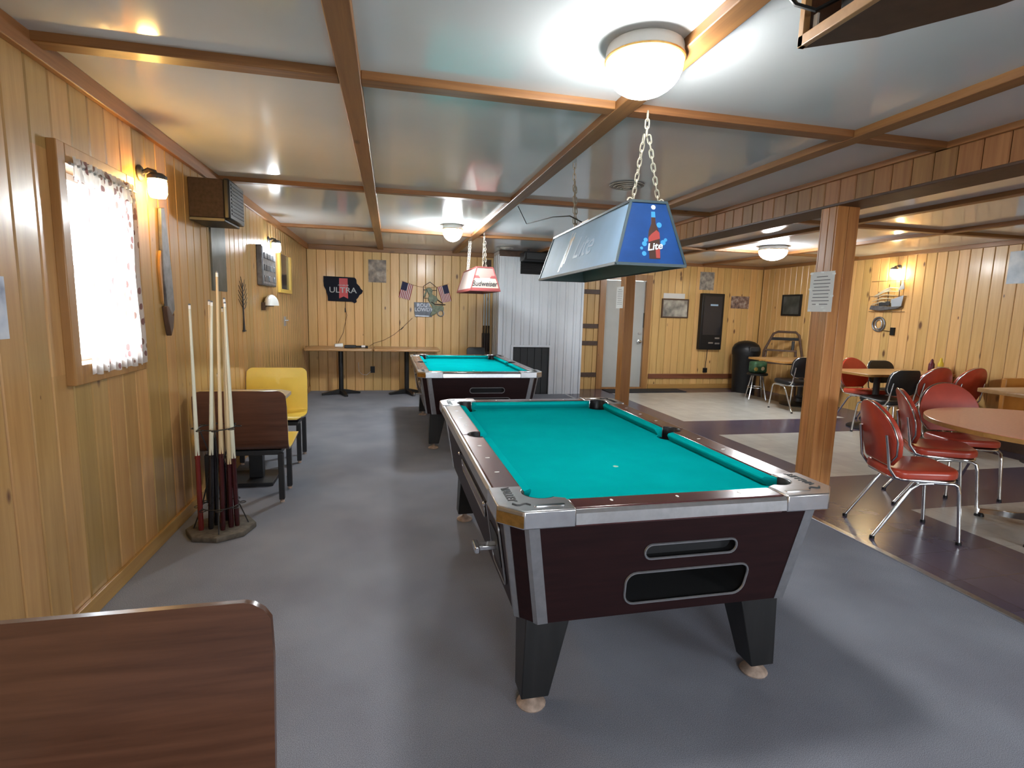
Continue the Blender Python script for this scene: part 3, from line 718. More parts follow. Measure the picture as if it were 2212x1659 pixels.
    # legs with round feet: outside edge upright, inside edge raked
    for s in (-1, 1):
        for t in (-1, 1):
            ox, oy = s * (ba - 0.035), t * (bl - 0.05)
            r1 = [(ox, oy, ZD + 0.002), (ox - s * 0.165, oy, ZD + 0.002), (ox - s * 0.165, oy - t * 0.15, ZD + 0.002), (ox, oy - t * 0.15, ZD + 0.002)]
            px_, py_ = s * (ba - 0.025), t * (bl - 0.045)
            r0 = [(px_, py_, 0.055), (px_ - s * 0.10, py_, 0.055), (px_ - s * 0.10, py_ - t * 0.095, 0.055), (px_, py_ - t * 0.095, 0.055)]
            lg = MB().loft([r0, r1]).build('leg', 'legblack', root, bevel=0.004)
            MB().lathe([(0.001, 0.0), (0.05, 0.0), (0.053, 0.006), (0.047, 0.014), (0.024, 0.022), (0.015, 0.028), (0.015, 0.06), (0.001, 0.06)], 20, X=T(px_ - s * 0.05, py_ - t * 0.048, 0)).build('foot', 'rust', lg)
    return root
pt = make_pool_table()
pt.matrix_world = T(0.942, 2.545, 0) @ RZ(0.3)
pt2 = copy_tree(pt); pt2['label'] = 'far coin-operated pool table with teal cloth nearer the back wall'
pt2.matrix_world = T(0.868, 6.16, 0) @ RZ(0.3)

# ================================================================== LAMPS OVER THE TABLES
LINK = None
def link_mesh():
    pts = []
    for k in range(20):
        a = 2 * PI * k / 20; pts.append((0.009 * math.cos(a), 0, 0.0135 * math.sin(a) + (0.009 if math.sin(a) > 0.01 else (-0.009 if math.sin(a) < -0.01 else 0))))
    return MB().tube(pts, 0.0033, 6, closed=True)
def chain(root, a, b, m, Minv):
    key = 'link_' + m
    if key not in _pm: _pm[key] = link_mesh().mesh('chain_link', m)
    a, b = Vector(a), Vector(b); d = b - a; n = max(2, round(d.length / 0.036)); q = d.to_track_quat('Z', 'X')
    for k in range(n):
        p = a + d * ((k + 0.5) / n)
        inst(_pm[key], 'chain_link', root, Minv @ (Matrix.Translation(p) @ q.to_matrix().to_4x4() @ RZ(90 * (k % 2) + 12)))
M['zinc'] = mat('pale_zinc_chain', (0.66, 0.63, 0.52), 0.35, metal=0.5)
M['zinc_dark'] = mat('dull_chain', (0.30, 0.27, 0.22), 0.4, metal=0.7)
M['lamp_side'] = mat('pale_blue_lamp_panel', (0.30, 0.48, 0.70), 0.6, noise=0.12, nscale=3, spec=0.2)
M['lamp_end'] = mat('deep_blue_lamp_panel', (0.010, 0.045, 0.17), 0.3, noise=0.35, nscale=5)
M['lamp_frame'] = mat('dark_teal_lamp_frame', (0.035, 0.06, 0.075), 0.4)
M['lamp_in'] = mat('teal_lamp_underside', (0.10, 0.16, 0.17), 0.5)
M['brown_glass'] = mat('brown_bottle_print', (0.055, 0.03, 0.025), 0.25)
M['label_red'] = mat('bottle_label_red', (0.28, 0.045, 0.04), 0.4)
M['cyan'] = mat('cyan_print', (0.04, 0.24, 0.50), 0.4)
M['print_white'] = mat('white_print', (0.52, 0.60, 0.68), 0.4)
M['print_gold'] = mat('gold_print', (0.55, 0.40, 0.20), 0.4)
M['pale_letter'] = mat('faint_blue_print', (0.36, 0.53, 0.74), 0.5)
def pool_lamp(name, label, X, hw0, hw1, hl0, hl1, hz, mats, group):
    """hollow tapered shade: bottom half sizes hw0,hl0; top hw1,hl1; height hz"""
    t = thing(name, label, 'pool table lamp', X, group)
    side, end, fr, inn = mats
    b = [(-hw0, -hl0, 0), (hw0, -hl0, 0), (hw0, hl0, 0), (-hw0, hl0, 0)]
    c = [(-hw1, -hl1, hz), (hw1, -hl1, hz), (hw1, hl1, hz), (-hw1, hl1, hz)]
    for i in range(4):
        j = (i + 1) % 4
        p = [Vector(b[i]), Vector(b[j]), Vector(c[j]), Vector(c[i])]
        nrm = (p[1] - p[0]).cross(p[3] - p[0]).normalized()
        q = [v - nrm * 0.004 for v in p]
        MB().loft([q, p]).build('end_panel' if i % 2 == 0 else 'side_panel', end if i % 2 == 0 else side, t, smooth=0)
        inr = [v * 0.995 - nrm * 0.006 for v in p]
        MB().add(inr, [(0, 1, 2, 3)]).build('inner_lining', inn, t, smooth=0)
    for i in range(4):
        j = (i + 1) % 4
        MB().bar(b[i], b[j], 0.014, 0.014).build('bottom_rail', fr, t)
        MB().bar(c[i], c[j], 0.016, 0.012).build('top_rail', fr, t)
        MB().bar(b[i], c[i], 0.012, 0.012, up=(1, 0, 0.2)).build('corner_rail', fr, t)
    MB().prism([(-hw1, -hl1), (hw1, -hl1), (hw1, hl1), (-hw1, hl1)], hz - 0.006, hz).build('top_plate', fr, t, smooth=0)
    MB().tube([(0, -hl0 * 0.75, hz * 0.55), (0, hl0 * 0.75, hz * 0.55)], 0.016, 8).build('tube_lamp', 'white', t)
    return t
def endframe(hw0, hw1, hl0, hl1, hz):      # local frame of the near end panel, origin centre bottom
    return frame((0, -hl0, 0), (1, 0, 0), (0, hl0 - hl1, hz))
def sideframe(hw0, hw1, hl0, hl1, hz):     # near-left panel, viewed from -x: right is -y
    return frame((-hw0, 0, 0), (0, -1, 0), (hw0 - hw1, 0, hz))
A_ = (0.185, 0.095, 0.81, 0.74, 0.315)
lampX = T(1.295, 3.30, 1.645) @ RZ(-2.2)
lamp1 = pool_lamp('pool_table_lamp', 'long blue hanging billiard lamp with bottle picture over the near table', lampX, *A_, ('lamp_side', 'lamp_end', 'lamp_frame', 'lamp_in'), 'hanging pool table lamps')
F = endframe(*A_)
def decal(root, poly, X, m, nm, d=0.0015, d0=0.0): return _decal(root, poly, X, m, nm, d, d0)
def _decal(root, poly, X, m, nm, d, d0):
    o = MB().prism(poly, d0, d).build(nm, m, root, smooth=0); o.matrix_local = X; return o
Fd = F @ T(0.02, 0, 0)
decal(lamp1, [(-0.028, 0.03), (0.030, 0.03), (0.031, 0.15), (0.026, 0.175), (0.012, 0.21), (0.010, 0.245), (-0.010, 0.245), (-0.012, 0.21), (-0.026, 0.175), (-0.030, 0.15)], Fd, 'brown_glass', 'bottle_print')
decal(lamp1, [(-0.029, 0.115), (0.031, 0.135), (0.030, 0.165), (0.014, 0.178), (-0.012, 0.158), (-0.028, 0.14)], Fd, 'label_red', 'bottle_label', 0.002)
decal(lamp1, [(0.008, 0.035), (0.029, 0.035), (0.030, 0.09), (0.006, 0.085)], Fd, 'label_red', 'bottle_label', 0.002)
decal(lamp1, [(-0.011, 0.243), (0.011, 0.243), (0.010, 0.272), (-0.010, 0.272)], Fd, 'cyan', 'bottle_cap', 0.002)
decal(lamp1, circ(0.002, 0.295, 0.012, 10), Fd @ Matrix.Diagonal((1, 1, 1, 1)), 'print_white', 'cap_glint', 0.002)
for cx, cy, r in ((0.030, 0.205, 0.014), (-0.052, 0.105, 0.013), (0.048, 0.115, 0.014), (-0.055, 0.055, 0.012), (-0.068, 0.082, 0.008), (0.062, 0.13, 0.009), (-0.045, 0.125, 0.011)):
    decal(lamp1, circ(cx, cy, r, 10), Fd, 'cyan', 'ice_splash', 0.0012)
text('Lite', 0.050, 0.0006, 'print_white', lamp1, Fd @ T(0.0, 0.092, 0.0025) @ RZ(10), 'lettering', shear=0.3, sx=1.1, bold=0.001)
S = sideframe(*A_)
decal(lamp1, [(-0.40, 0.03), (-0.375, 0.03), (-0.30, 0.29), (-0.31, 0.30)], S @ T(0.10, 0, 0), 'print_white', 'emblem_stroke')
decal(lamp1, [(-0.355, 0.06), (-0.335, 0.06), (-0.29, 0.22), (-0.30, 0.22)], S @ T(0.10, 0, 0), 'print_gold', 'emblem_stroke')
decal(lamp1, [(-0.31, 0.08), (-0.29, 0.08), (-0.235, 0.28), (-0.25, 0.29)], S @ T(0.10, 0, 0), 'print_white', 'emblem_stroke')
decal(lamp1, [(-0.275, 0.20), (-0.23, 0.25), (-0.25, 0.27), (-0.33, 0.24)], S @ T(0.10, 0, 0), 'print_gold', 'emblem_stroke', 0.001)
text('Lite', 0.20, 0.0005, 'pale_letter', lamp1, S @ T(0.14, 0.16, 0.001), 'lettering', shear=0.3, sx=1.2)
MB().bb(-0.07, 0.03, 0.0, 0.20, 0.315, 0.345).build('junction_board', 'tanwood', lamp1)
li = lampX.inverted()
def lp(x, y, z): return lampX @ Vector((x, y, z))
near = (1.165, 2.42, ZB); far = (1.17, 3.46, ZC)
mid = Vector((1.17, 2.43, ZB - 0.10))
chain(lamp1, mid, near, 'zinc', li); chain(lamp1, lp(-0.07, -0.70, 0.32), mid + Vector((-0.012, 0, 0)), 'zinc', li); chain(lamp1, lp(0.07, -0.70, 0.32), mid + Vector((0.012, 0, 0)), 'zinc', li)
chain(lamp1, lp(-0.08, 0.27, 0.32), far, 'zinc_dark', li); chain(lamp1, lp(-0.066, 0.27, 0.32), Vector(far) + Vector((0.01, 0, -0.12)), 'zinc_dark', li)
for x, y in ((-0.085, -0.70), (0.085, -0.70)): MB().tube([(x + 0.014 * math.cos(a * PI / 6), y, 0.322 + 0.016 * math.sin(a * PI / 6)) for a in range(7)], 0.004, 6).build('eyelet', 'zinc', lamp1)
MB().tube([(-0.05, 0.10, 0.325), (-0.12, 0.25, 0.40), (-0.16, 0.55, 0.44), (-0.20, 1.3, 0.50), (-0.24, 1.5, 0.68)], 0.004, 6).build('power_cord', 'black', lamp1)
# far lamp, red and white
B_ = (0.185, 0.10, 0.58, 0.52, 0.285)
M['lamp2_side'] = mat('pale_pink_lamp_panel', (0.60, 0.50, 0.47), 0.5)
M['lamp2_end'] = mat('cream_lamp_panel', (0.50, 0.42, 0.36), 0.4)
M['lamp2_red'] = mat('red_lamp_band', (0.28, 0.06, 0.06), 0.5)
M['lamp2_pink'] = mat('dusty_pink_print', (0.36, 0.20, 0.18), 0.4)
lamp2X = T(1.115, 7.10, 1.632) @ RZ(1.0)
lamp2 = pool_lamp('pool_table_lamp', 'smaller red and white hanging billiard lamp over the far table', lamp2X, *B_, ('lamp2_side', 'lamp2_end', 'lamp2_red', 'lamp2_red'), 'hanging pool table lamps')
F = endframe(*B_)
decal(lamp2, [(-0.135, 0.165), (0.135, 0.165), (0.105, 0.28), (-0.105, 0.28)], F, 'lamp2_pink', 'upper_print')
decal(lamp2, [(-0.14, 0.155), (-0.06, 0.155), (-0.08, 0.185), (-0.135, 0.19)], F, 'lamp2_red', 'bow_print', 0.002)
decal(lamp2, [(0.14, 0.155), (0.06, 0.155), (0.08, 0.185), (0.135, 0.19)], F, 'lamp2_red', 'bow_print', 0.002)
decal(lamp2, [(-0.185, 0.0), (0.185, 0.0), (0.175, 0.035), (-0.175, 0.035)], F, 'lamp2_red', 'lower_band', 0.002)
text('Budweiser', 0.095, 0.0006, 'charcoal', lamp2, F @ T(-0.012, 0.085, 0.002), 'lettering', shear=0.35, sx=0.78, bold=0.001)
S = sideframe(*B_)
decal(lamp2, [(-0.58, 0.0), (0.58, 0.0), (0.57, 0.03), (-0.57, 0.03)], S, 'lamp2_red', 'lower_band', 0.002)
li = lamp2X.inverted()
def lp2(x, y, z): return lamp2X @ Vector((x, y, z))
chain(lamp2, lp2(-0.02, -0.49, 0.285), (1.12, 6.62, ZB), 'zinc_dark', li); chain(lamp2, lp2(0.02, -0.49, 0.285), (1.13, 6.62, ZB - 0.1), 'zinc_dark', li)
M['zinc_lit'] = mat('globe_lit_chain', (0.8, 0.8, 0.74), 0.4)  # paler chain copy with light from the nearby globe put into its colour
chain(lamp2, lp2(-0.07, 0.42, 0.285), (1.05, 7.45, ZB), 'zinc_lit', li); chain(lamp2, lp2(-0.05, 0.42, 0.285), (1.075, 7.45, ZB), 'zinc_lit', li)

# ================================================================== CEILING FIXTURES
M['globe'] = emis('lit_white_globe', (1.0, 0.985, 0.95), 40.0)
M['globe_cool'] = emis('lit_cool_globe', (0.93, 0.98, 1.0), 120.0)
M['globe_dim'] = emis('lit_dim_dome', (0.95, 0.98, 1.0), 60.0)
M['warm'] = emis('lit_warm_glass', (1.0, 0.58, 0.16), 55.0)
M['cool'] = emis('lit_cool_glass', (0.90, 0.97, 1.0), 60.0)
M['warm2'] = emis('lit_golden_glass', (1.0, 0.82, 0.48), 55.0)
def globe(x, y, r, drop, m, label):
    t = thing('ceiling_lamp', label, 'ceiling lamp', T(x, y, ZC), 'globe ceiling lamps')
    MB().lathe([(0.001, 0), (r * 0.92, 0), (r * 1.0, -0.008), (r * 1.03, -0.022), (r * 1.03, -0.046), (r * 0.97, -0.054), (r * 0.8, -0.056), (0.001, -0.056)], 32).build('canopy', 'white', t)
    MB().tube([(r * 1.02 * math.cos(k * PI / 18), r * 1.02 * math.sin(k * PI / 18), -0.052) for k in range(36)], 0.006, 6, closed=True).build('ring', 'amber', t)
    prof = [(0.001, -0.054), (r * 0.9, -0.054), (r * 0.98, -0.06)]
    for k in range(9):
        a = PI / 2 * k / 8; prof.append((max(0.001, r * math.cos(a)), -0.07 - (drop - 0.07) * math.sin(a)))
    MB().lathe(prof, 32).build('glass_shade', m, t, smooth=60)
    return t
globe(0.905, 1.93, 0.137, 0.175, 'globe', 'large round lit ceiling globe above the near pool table')
globe(0.70, 6.36, 0.112, 0.19, 'globe_cool', 'small bright ceiling globe before the red and white hanging lamp')
globe(5.10, 6.50, 0.18, 0.19, 'globe_dim', 'shallow lit ceiling dome in the dining side')
M['vent'] = mat('vent_grey', (0.40, 0.39, 0.36), 0.4)
def vent(x, y, label):
    t = thing('ceiling_vent', label, 'vent', T(x, y, ZC), 'round ceiling vents')
    for r0, r1, z in ((0.13, 0.105, -0.012), (0.10, 0.08, -0.02), (0.074, 0.055, -0.027), (0.048, 0.03, -0.033)):
        MB().lathe([(r1 * 0.96, 0.0), (r1, 0.0), (r0, z + 0.006), (r0, z), (r1 * 0.98, z * 0.6)], 28).build('ring', 'vent', t)
    MB().lathe([(0.001, 0.0), (0.025, 0), (0.025, -0.034), (0.001, -0.038)], 16).build('hub', 'vent', t)
vent(1.74, 3.90, 'round ceiling vent behind the blue hanging lamp')
vent(1.72, 8.25, 'round ceiling vent before the white metal enclosure')
# boxed shelf with equipment hung from the ceiling, top right
bxs = thing('equipment_box', 'open wooden box with wires hung below the ceiling at top right', 'equipment box', T(1.115, 1.40, 2.15))
MB().prism([(0.018, -0.005), (0.018, -0.62), (0.42, -0.62), (0.30, -0.30), (0.16, -0.11)], 0.0, 0.018).build('floor_board', 'darkbrown', bxs, bevel=0.002)
MB().bb(0, 0.018, -0.62, 0.0, 0.0, 0.03).build('front_lip', 'tanwood', bxs, bevel=0.002)
MB().bb(0, 0.02, -0.02, 0.0, 0.0, 0.215).build('upright', 'tanwood', bxs, bevel=0.002)
MB().bb(0, 0.02, -0.62, -0.60, 0.0, 0.215).build('upright', 'tanwood', bxs, bevel=0.002)
MB().add([(0.15, -0.11, 0.018), (0.30, -0.30, 0.018), (0.42, -0.61, 0.018), (0.42, -0.61, 0.21), (0.30, -0.30, 0.21), (0.15, -0.11, 0.21), (0.02, 0.0, 0.018), (0.02, 0.0, 0.21)], [(0, 1, 4, 5), (1, 2, 3, 4), (6, 0, 5, 7)]).build('back_panel', 'walnut', bxs, smooth=0)
MB().bb(0.04, 0.12, -0.34, -0.10, 0.02, 0.10).build('adapter', 'black', bxs, bevel=0.005)
MB().tube([(0.05, -0.12, 0.09), (0.0, -0.06, 0.07), (-0.03, -0.02, 0.10), (-0.05, 0.01, 0.15), (-0.055, 0.02, 0.215)], 0.006, 6).build('cable', 'black', bxs)
MB().bb(0.02, 0.026, -0.045, -0.03, 0.03, 0.075).build('white_clip', 'white', bxs)

# ================================================================== SCONCES
def sconce(X, m, label, body='black_metal'):
    """wall lantern: local z out of wall, y up"""
    t = thing('wall_sconce', label, 'wall lamp', X, 'jar wall sconces')
    MB().lathe([(0.001, 0), (0.042, 0), (0.042, 0.008), (0.03, 0.018), (0.001, 0.02)], 18).build('backplate', body, t)
    MB().tube([(0, 0, 0.01), (0, 0.02, 0.045), (0.0, 0.012, 0.075), (0, -0.012, 0.085)], 0.012, 8).build('arm', body, t)
    R = T(0, -0.01, 0.085) @ RX(-90)
    MB().lathe([(0.001, 0.018), (0.03, 0.014), (0.047, 0.0), (0.047, -0.018), (0.001, -0.018)], 20, X=R).build('cap', body, t)
    MB().lathe([(0.001, -0.018), (0.04, -0.018), (0.045, -0.03), (0.045, -0.09), (0.036, -0.112), (0.001, -0.118)], 20, X=R).build('glass_jar', m, t, smooth=60)
    return t
sconce(onwall('left', 3.34, 2.075), 'warm', 'warm orange lit jar sconce beside the curtained window', 'charcoal')
sconce(onwall('left', 6.42, 2.09), 'cool', 'white lit jar sconce farther along the left wall')
sconce(onwall('right', 6.33, 2.15), 'warm2', 'golden lit jar sconce above ship ornament on right wall', 'iron_grey')

# ================================================================== LEFT WALL
def slabthing(name, label, cat, side, a0, a1, z0, z1, m, d=0.012, frame_m=None, fw=0.02, group=None, fd=None):
    a, z = (a0 + a1) / 2, (z0 + z1) / 2; w, h = abs(a1 - a0) / 2, (z1 - z0) / 2
    t = thing(name, label, cat, onwall(side, a, z), group)
    if frame_m:
        MB().bb(-w + fw, w - fw, -h + fw, h - fw, 0, d * 0.7).build('picture', m, t, smooth=0)
        for b in ((-w, -w + fw, -h, h), (w - fw, w, -h, h), (-w + fw, w - fw, -h, -h + fw), (-w + fw, w - fw, h - fw, h)):
            MB().bb(*b, 0, fd or d).build('frame_bar', frame_m, t, bevel=0.002)
    else: MB().bb(-w, w, -h, h, 0, d).build('sheet', m, t, smooth=0)
    return t
def blotch(name, cols, scale=6, rough=0.4, detail=4, stretch=(1, 1, 1)):
    m, nt, b = nmat(name); L = nt.links.new
    tc = nt.nodes.new('ShaderNodeTexCoord'); mp = nt.nodes.new('ShaderNodeMapping'); mp.inputs['Scale'].default_value = stretch
    L(tc.outputs['Object'], mp.inputs['Vector'])
    n = nt.nodes.new('ShaderNodeTexNoise'); n.inputs['Scale'].default_value = scale; n.inputs['Detail'].default_value = detail
    L(mp.outputs[0], n.inputs['Vector'])
    r = nt.nodes.new('ShaderNodeValToRGB'); e = r.color_ramp.elements
    for i in range(len(cols) - 2): e.new(0.5)
    for i, c in enumerate(cols):
        e[i].position = 0.3 + 0.4 * i / (len(cols) - 1); e[i].color = c4(c)
    L(n.outputs['Fac'], r.inputs['Fac']); L(r.outputs[0], b.inputs['Base Color']); setp(b, rough=rough)
    return m
M['p_blue'] = blotch('blue_white_poster', [(0.02, 0.03, 0.12), (0.5, 0.55, 0.65), (0.75, 0.76, 0.78)], 5)
M['p_dark'] = blotch('dark_green_poster', [(0.02, 0.022, 0.022), (0.05, 0.06, 0.052), (0.10, 0.105, 0.105)], 5, 0.35)
M['p_photo'] = blotch('brown_photo_print', [(0.06, 0.05, 0.045), (0.22, 0.17, 0.13), (0.42, 0.36, 0.28)], 9)
M['p_grey'] = blotch('grey_photo_print', [(0.12, 0.12, 0.12), (0.30, 0.29, 0.26), (0.5, 0.48, 0.42)], 7, 0.2)
M['p_dust'] = blotch('faded_print', [(0.10, 0.10, 0.11), (0.28, 0.26, 0.24), (0.45, 0.42, 0.38)], 12)
M['p_small'] = blotch('small_photo_print', [(0.05, 0.04, 0.05), (0.25, 0.16, 0.13), (0.45, 0.40, 0.36)], 14)
M['p_blue2'] = blotch('pale_blue_poster', [(0.25, 0.32, 0.42), (0.42, 0.50, 0.58), (0.62, 0.66, 0.70)], 5)
slabthing('wall_poster', 'blue and white poster at left edge of photo near window', 'poster', 'left', 1.80, 2.215, 1.255, 1.47, 'p_blue', 0.004)
# long grey and brown saw-like ornament
t = thing('wall_ornament', 'long weathered grey blade ornament with brown tip right of window', 'wall ornament', onwall('left', 3.57, 1.57))
MB().prism([(-0.03, 0.36), (0.02, 0.37), (0.05, 0.2), (0.075, 0.0), (0.09, -0.22), (0.04, -0.26), (-0.02, -0.20), (-0.045, 0.0), (-0.04, 0.2)], 0.004, 0.022).build('blade', 'iron_grey', t, bevel=0.003)
MB().prism([(-0.02, -0.20), (0.04, -0.26), (0.06, -0.24), (0.03, -0.33), (-0.005, -0.375), (-0.03, -0.30), (-0.045, -0.20)], 0.0, 0.03).build('grip', 'darkbrown', t, bevel=0.004)
MB().prism([(-0.065, 0.08), (-0.045, 0.12), (-0.046, -0.19), (-0.06, -0.17), (-0.075, 0.0)], 0.0, 0.015).build('wooden_edge', 'edge', t, bevel=0.002)
# loudspeaker
t = thing('loudspeaker', 'brown box loudspeaker with black grille high on left wall', 'loudspeaker', T(XL, 4.05, 1.965))
MB().bb(0.0, 0.215, 0, 0.36, 0.0, 0.255).build('cabinet', 'speaker', t, bevel=0.006)
MB().bb(0.212, 0.255, -0.004, 0.364, -0.006, 0.261).build('baffle', 'black', t, bevel=0.012)
for k in range(9): MB().bb(0.253, 0.260, 0.03, 0.33, 0.03 + k * 0.024, 0.042 + k * 0.024).build('grille_bar', 'charcoal', t)
MB().bb(0.0, 0.22, 0, 0.36, -0.022, 0.0).build('bracket', 'black_metal', t, bevel=0.003)
slabthing('wall_poster', 'dark green narrow poster on left wall under the loudspeaker', 'poster', 'left', 4.45, 4.80, 1.49, 2.0, 'p_dark', 0.012)
# embossed grey plates
t = thing('wall_sign', 'embossed grey metal sign box under the white lit sconce', 'sign', onwall('left', 6.2, 1.79))
MB().bb(-0.33, 0.33, -0.20, 0.20, 0, 0.05).build('box', 'iron_grey', t, bevel=0.004)
M['pewter'] = mat('pewter_relief', (0.34, 0.36, 0.40), 0.35, metal=0.6, noise=0.3, nscale=25)
MB().bb(-0.31, 0.31, -0.185, 0.185, 0.05, 0.056).build('face_plate', 'pewter', t, bevel=0.002)
for zz, items in ((0.10, ((-0.22, 0.1), (-0.08, 0.1), (0.06, 0.1), (0.2, 0.1))), (-0.02, ((-0.24, 0.06), (-0.12, 0.12), (0.06, 0.1), (0.22, 0.07))), (-0.13, ((-0.2, 0.14), (0.02, 0.18), (0.22, 0.1)))):
    for a, w in items: MB().bb(a - w / 2, a + w / 2, zz - 0.03, zz + 0.03, 0.055, 0.066).build('raised_block', 'pewter' if (a > 0) else 'iron_grey', t, bevel=0.004)
# yellow framed mirror
M['yelframe'] = mat('bright_yellow_wood', (0.72, 0.48, 0.10), 0.35)
t = thing('wall_mirror', 'dark mirror in pale yellow frame near the far left corner', 'mirror', onwall('left', 7.26, 1.775))
MB().bb(-0.33, 0.33, -0.20, 0.235, 0, 0.006).build('glass', mat('dark_mirror', (0.03, 0.028, 0.03), 0.15), t, smooth=0)
for b in ((-0.38, -0.30, -0.235, 0.235), (0.30, 0.38, -0.235, 0.235), (-0.30, 0.30, -0.235, -0.19)): MB().bb(*b, 0, 0.03).build('frame_bar', 'yelframe', t, bevel=0.003)
# wire tree
t = thing('wall_ornament', 'small dark metal tree ornament on left wall', 'wall ornament', onwall('left', 5.275, 1.15))
MB().tube([(0, 0, 0.008), (0.005, 0.12, 0.008), (0, 0.24, 0.008), (0.0, 0.43, 0.008)], [0.010, 0.006, 0.006, 0.003], 6).build('trunk', 'black_metal', t)
for k in range(12):
    y = 0.19 + k * 0.02; s = -1 if k % 2 else 1; r = 0.14 * math.sin(PI * (0.35 + 0.6 * k / 12)) + 0.01
    MB().tube([(0, y, 0.008), (s * r * 0.5, y + 0.025, 0.01), (s * r, y + 0.075, 0.008)], [0.0035, 0.003, 0.002], 5).build('branch', 'black_metal', t)
MB().bb(-0.03, 0.03, -0.004, 0.01, 0, 0.02).build('base', 'black_metal', t)
# white half dome
t = thing('wall_ornament', 'small white half dome cup fixed to left wall below grey sign', 'wall ornament', onwall('left', 6.2, 1.385))
prof = [(0.001, 0.115)] + [(0.13 * math.sin(PI / 2 * k / 8), 0.115 * math.cos(PI / 2 * k / 8)) for k in range(1, 9)] + [(0.122, 0.0)]
MB().lathe(prof, 20, X=T(0, 0, 0.06) @ RX(-90) @ Matrix.Diagonal((1.6, 0.5, 1, 1))).build('dome', 'white', t, smooth=60)
MB().bb(-0.2, -0.16, -0.05, 0.03, 0, 0.04).bb(-0.17, 0.17, -0.012, 0.006, 0, 0.05).build('bracket', 'darkbrown', t)
t = thing('wall_bracket', 'tiny metal bottle opener low on left wall near corner', 'bottle opener', onwall('left', 7.25, 1.19))
MB().bb(-0.05, 0.05, -0.06, 0.06, 0, 0.008).tube([(-0.03, 0.01, 0.008), (-0.03, 0.01, 0.04), (0.03, 0.01, 0.04), (0.03, 0.01, 0.008)], 0.008, 6).build('plate', 'pewter', t, bevel=0.002)

# ================================================================== BACK WALL
def bz(u, v): return (-1.125 + 0.001 * u, 2.272 - 0.001 * v)     # helper scale of the back wall sketch (metres)
t = thing('wall_sign', 'black state-shaped beer sign with red ribbon on back wall', 'sign', onwall('back', -0.757, 1.67))
iowa = [(65, 400), (550, 408), (575, 440), (580, 500), (625, 545), (640, 580), (678, 615), (660, 660), (620, 690), (600, 730), (570, 760), (577, 800), (545, 822), (500, 800), (130, 795), (125, 720), (100, 620), (70, 560)]
il = [((u - 368) * 0.001, (602 - v) * 0.001) for u, v in iowa]
M['sign_navy'] = mat('navy_black_sign', (0.008, 0.009, 0.018), 0.6, spec=0.15)
M['sign_red'] = mat('red_sign_print', (0.52, 0.035, 0.045), 0.35)
M['silver'] = mat('silver_letter', (0.42, 0.44, 0.46), 0.4)
MB().prism(il, 0.0, 0.025).build('panel', 'sign_navy', t, bevel=0.003)
MB().prism([(-0.06, 0.175), (0.07, 0.175), (0.075, -0.15), (0.005, -0.115), (-0.065, -0.15)], 0.025, 0.027).build('ribbon', 'sign_red', t, smooth=0)
text('ULTRA', 0.125, 0.001, 'silver', t, T(-0.005, -0.018, 0.0285), 'lettering', sx=1.12, bold=0.001)
text('MICHELOB', 0.034, 0.0006, 'silver', t, T(0.0, 0.062, 0.0285), 'small_lettering', shear=0.25)
MB().tube([(0.035, -0.2, 0.008), (0.03, -0.32, 0.006), (0.05, -0.42, 0.006), (0.02, -0.55, 0.006), (-0.01, -0.70, 0.006), (-0.09, -0.86, 0.006), (-0.10, -0.95, 0.02)], 0.0035, 5).build('power_cord', 'darkbrown', t)
MB().bb(0.018, 0.034, -0.37, -0.30, 0, 0.018).build('cord_switch', 'black', t)
slabthing('wall_poster', 'brown faded photo poster high on back wall', 'poster', 'back', -0.36, -0.075, 1.80, 2.165, 'p_photo', 0.004)
# flags on a string
FW = [mat('flag_red', (0.30, 0.035, 0.045), 0.8), mat('flag_white', (0.72, 0.62, 0.60), 0.8), mat('flag_navy', (0.025, 0.025, 0.07), 0.8)]
def flag(corners, label, canton_right):
    c = [Vector((a, b)) for a, b in (bz(*p) for p in corners)]        # tl,tr,br,bl
    o = c[0]; t = thing('small_flag', label, 'flag', onwall('back', o.x, o.y), 'small flags on a string')
    q = [p - o for p in c]
    def at(u, v):
        p = (q[0] * (1 - u) + q[1] * u) * (1 - v) + (q[3] * (1 - u) + q[2] * u) * v
        return (p.x, p.y, 0.012 + 0.006 * math.sin(v * 5 + u * 4))
    mb = MB(); NS, NV = 13, 8; vs = []; 
    for i in range(NS):
        for j in range(NV):
            u0, u1, v0, v1 = i / NS, (i + 1) / NS, j / NV, (j + 1) / NV
            ic = i if not canton_right else NS - 1 - i
            m = 2 if (ic < 7 and v1 <= 0.5) else (0 if i % 2 == 0 else 1)
            mb.add([at(u0, v0), at(u0, v1), at(u1, v1), at(u1, v0)], [(0, 1, 2, 3)], m)
    mb.build('cloth', FW, t, smooth=0)
    return t
flag([(1312, 440), (1490, 490), (1430, 745), (1250, 700)], 'small striped flag on string left of soldier sign', False)
flag([(1890, 515), (2060, 465), (2132, 740), (1975, 775)], 'small striped flag on string right of soldier sign', True)
t = thing('flag_string', 'thin string holding two small flags on back wall', 'string', onwall('back', 0.175, 1.84))
pts = [(1300, 430), (1490, 492), (1590, 516), (1700, 524), (1820, 522), (1890, 512), (2080, 452)]
MB().tube([(bz(*p)[0] - 0.175, bz(*p)[1] - 1.84, 0.016) for p in pts], 0.003, 5).build('cord', 'tanwood', t)
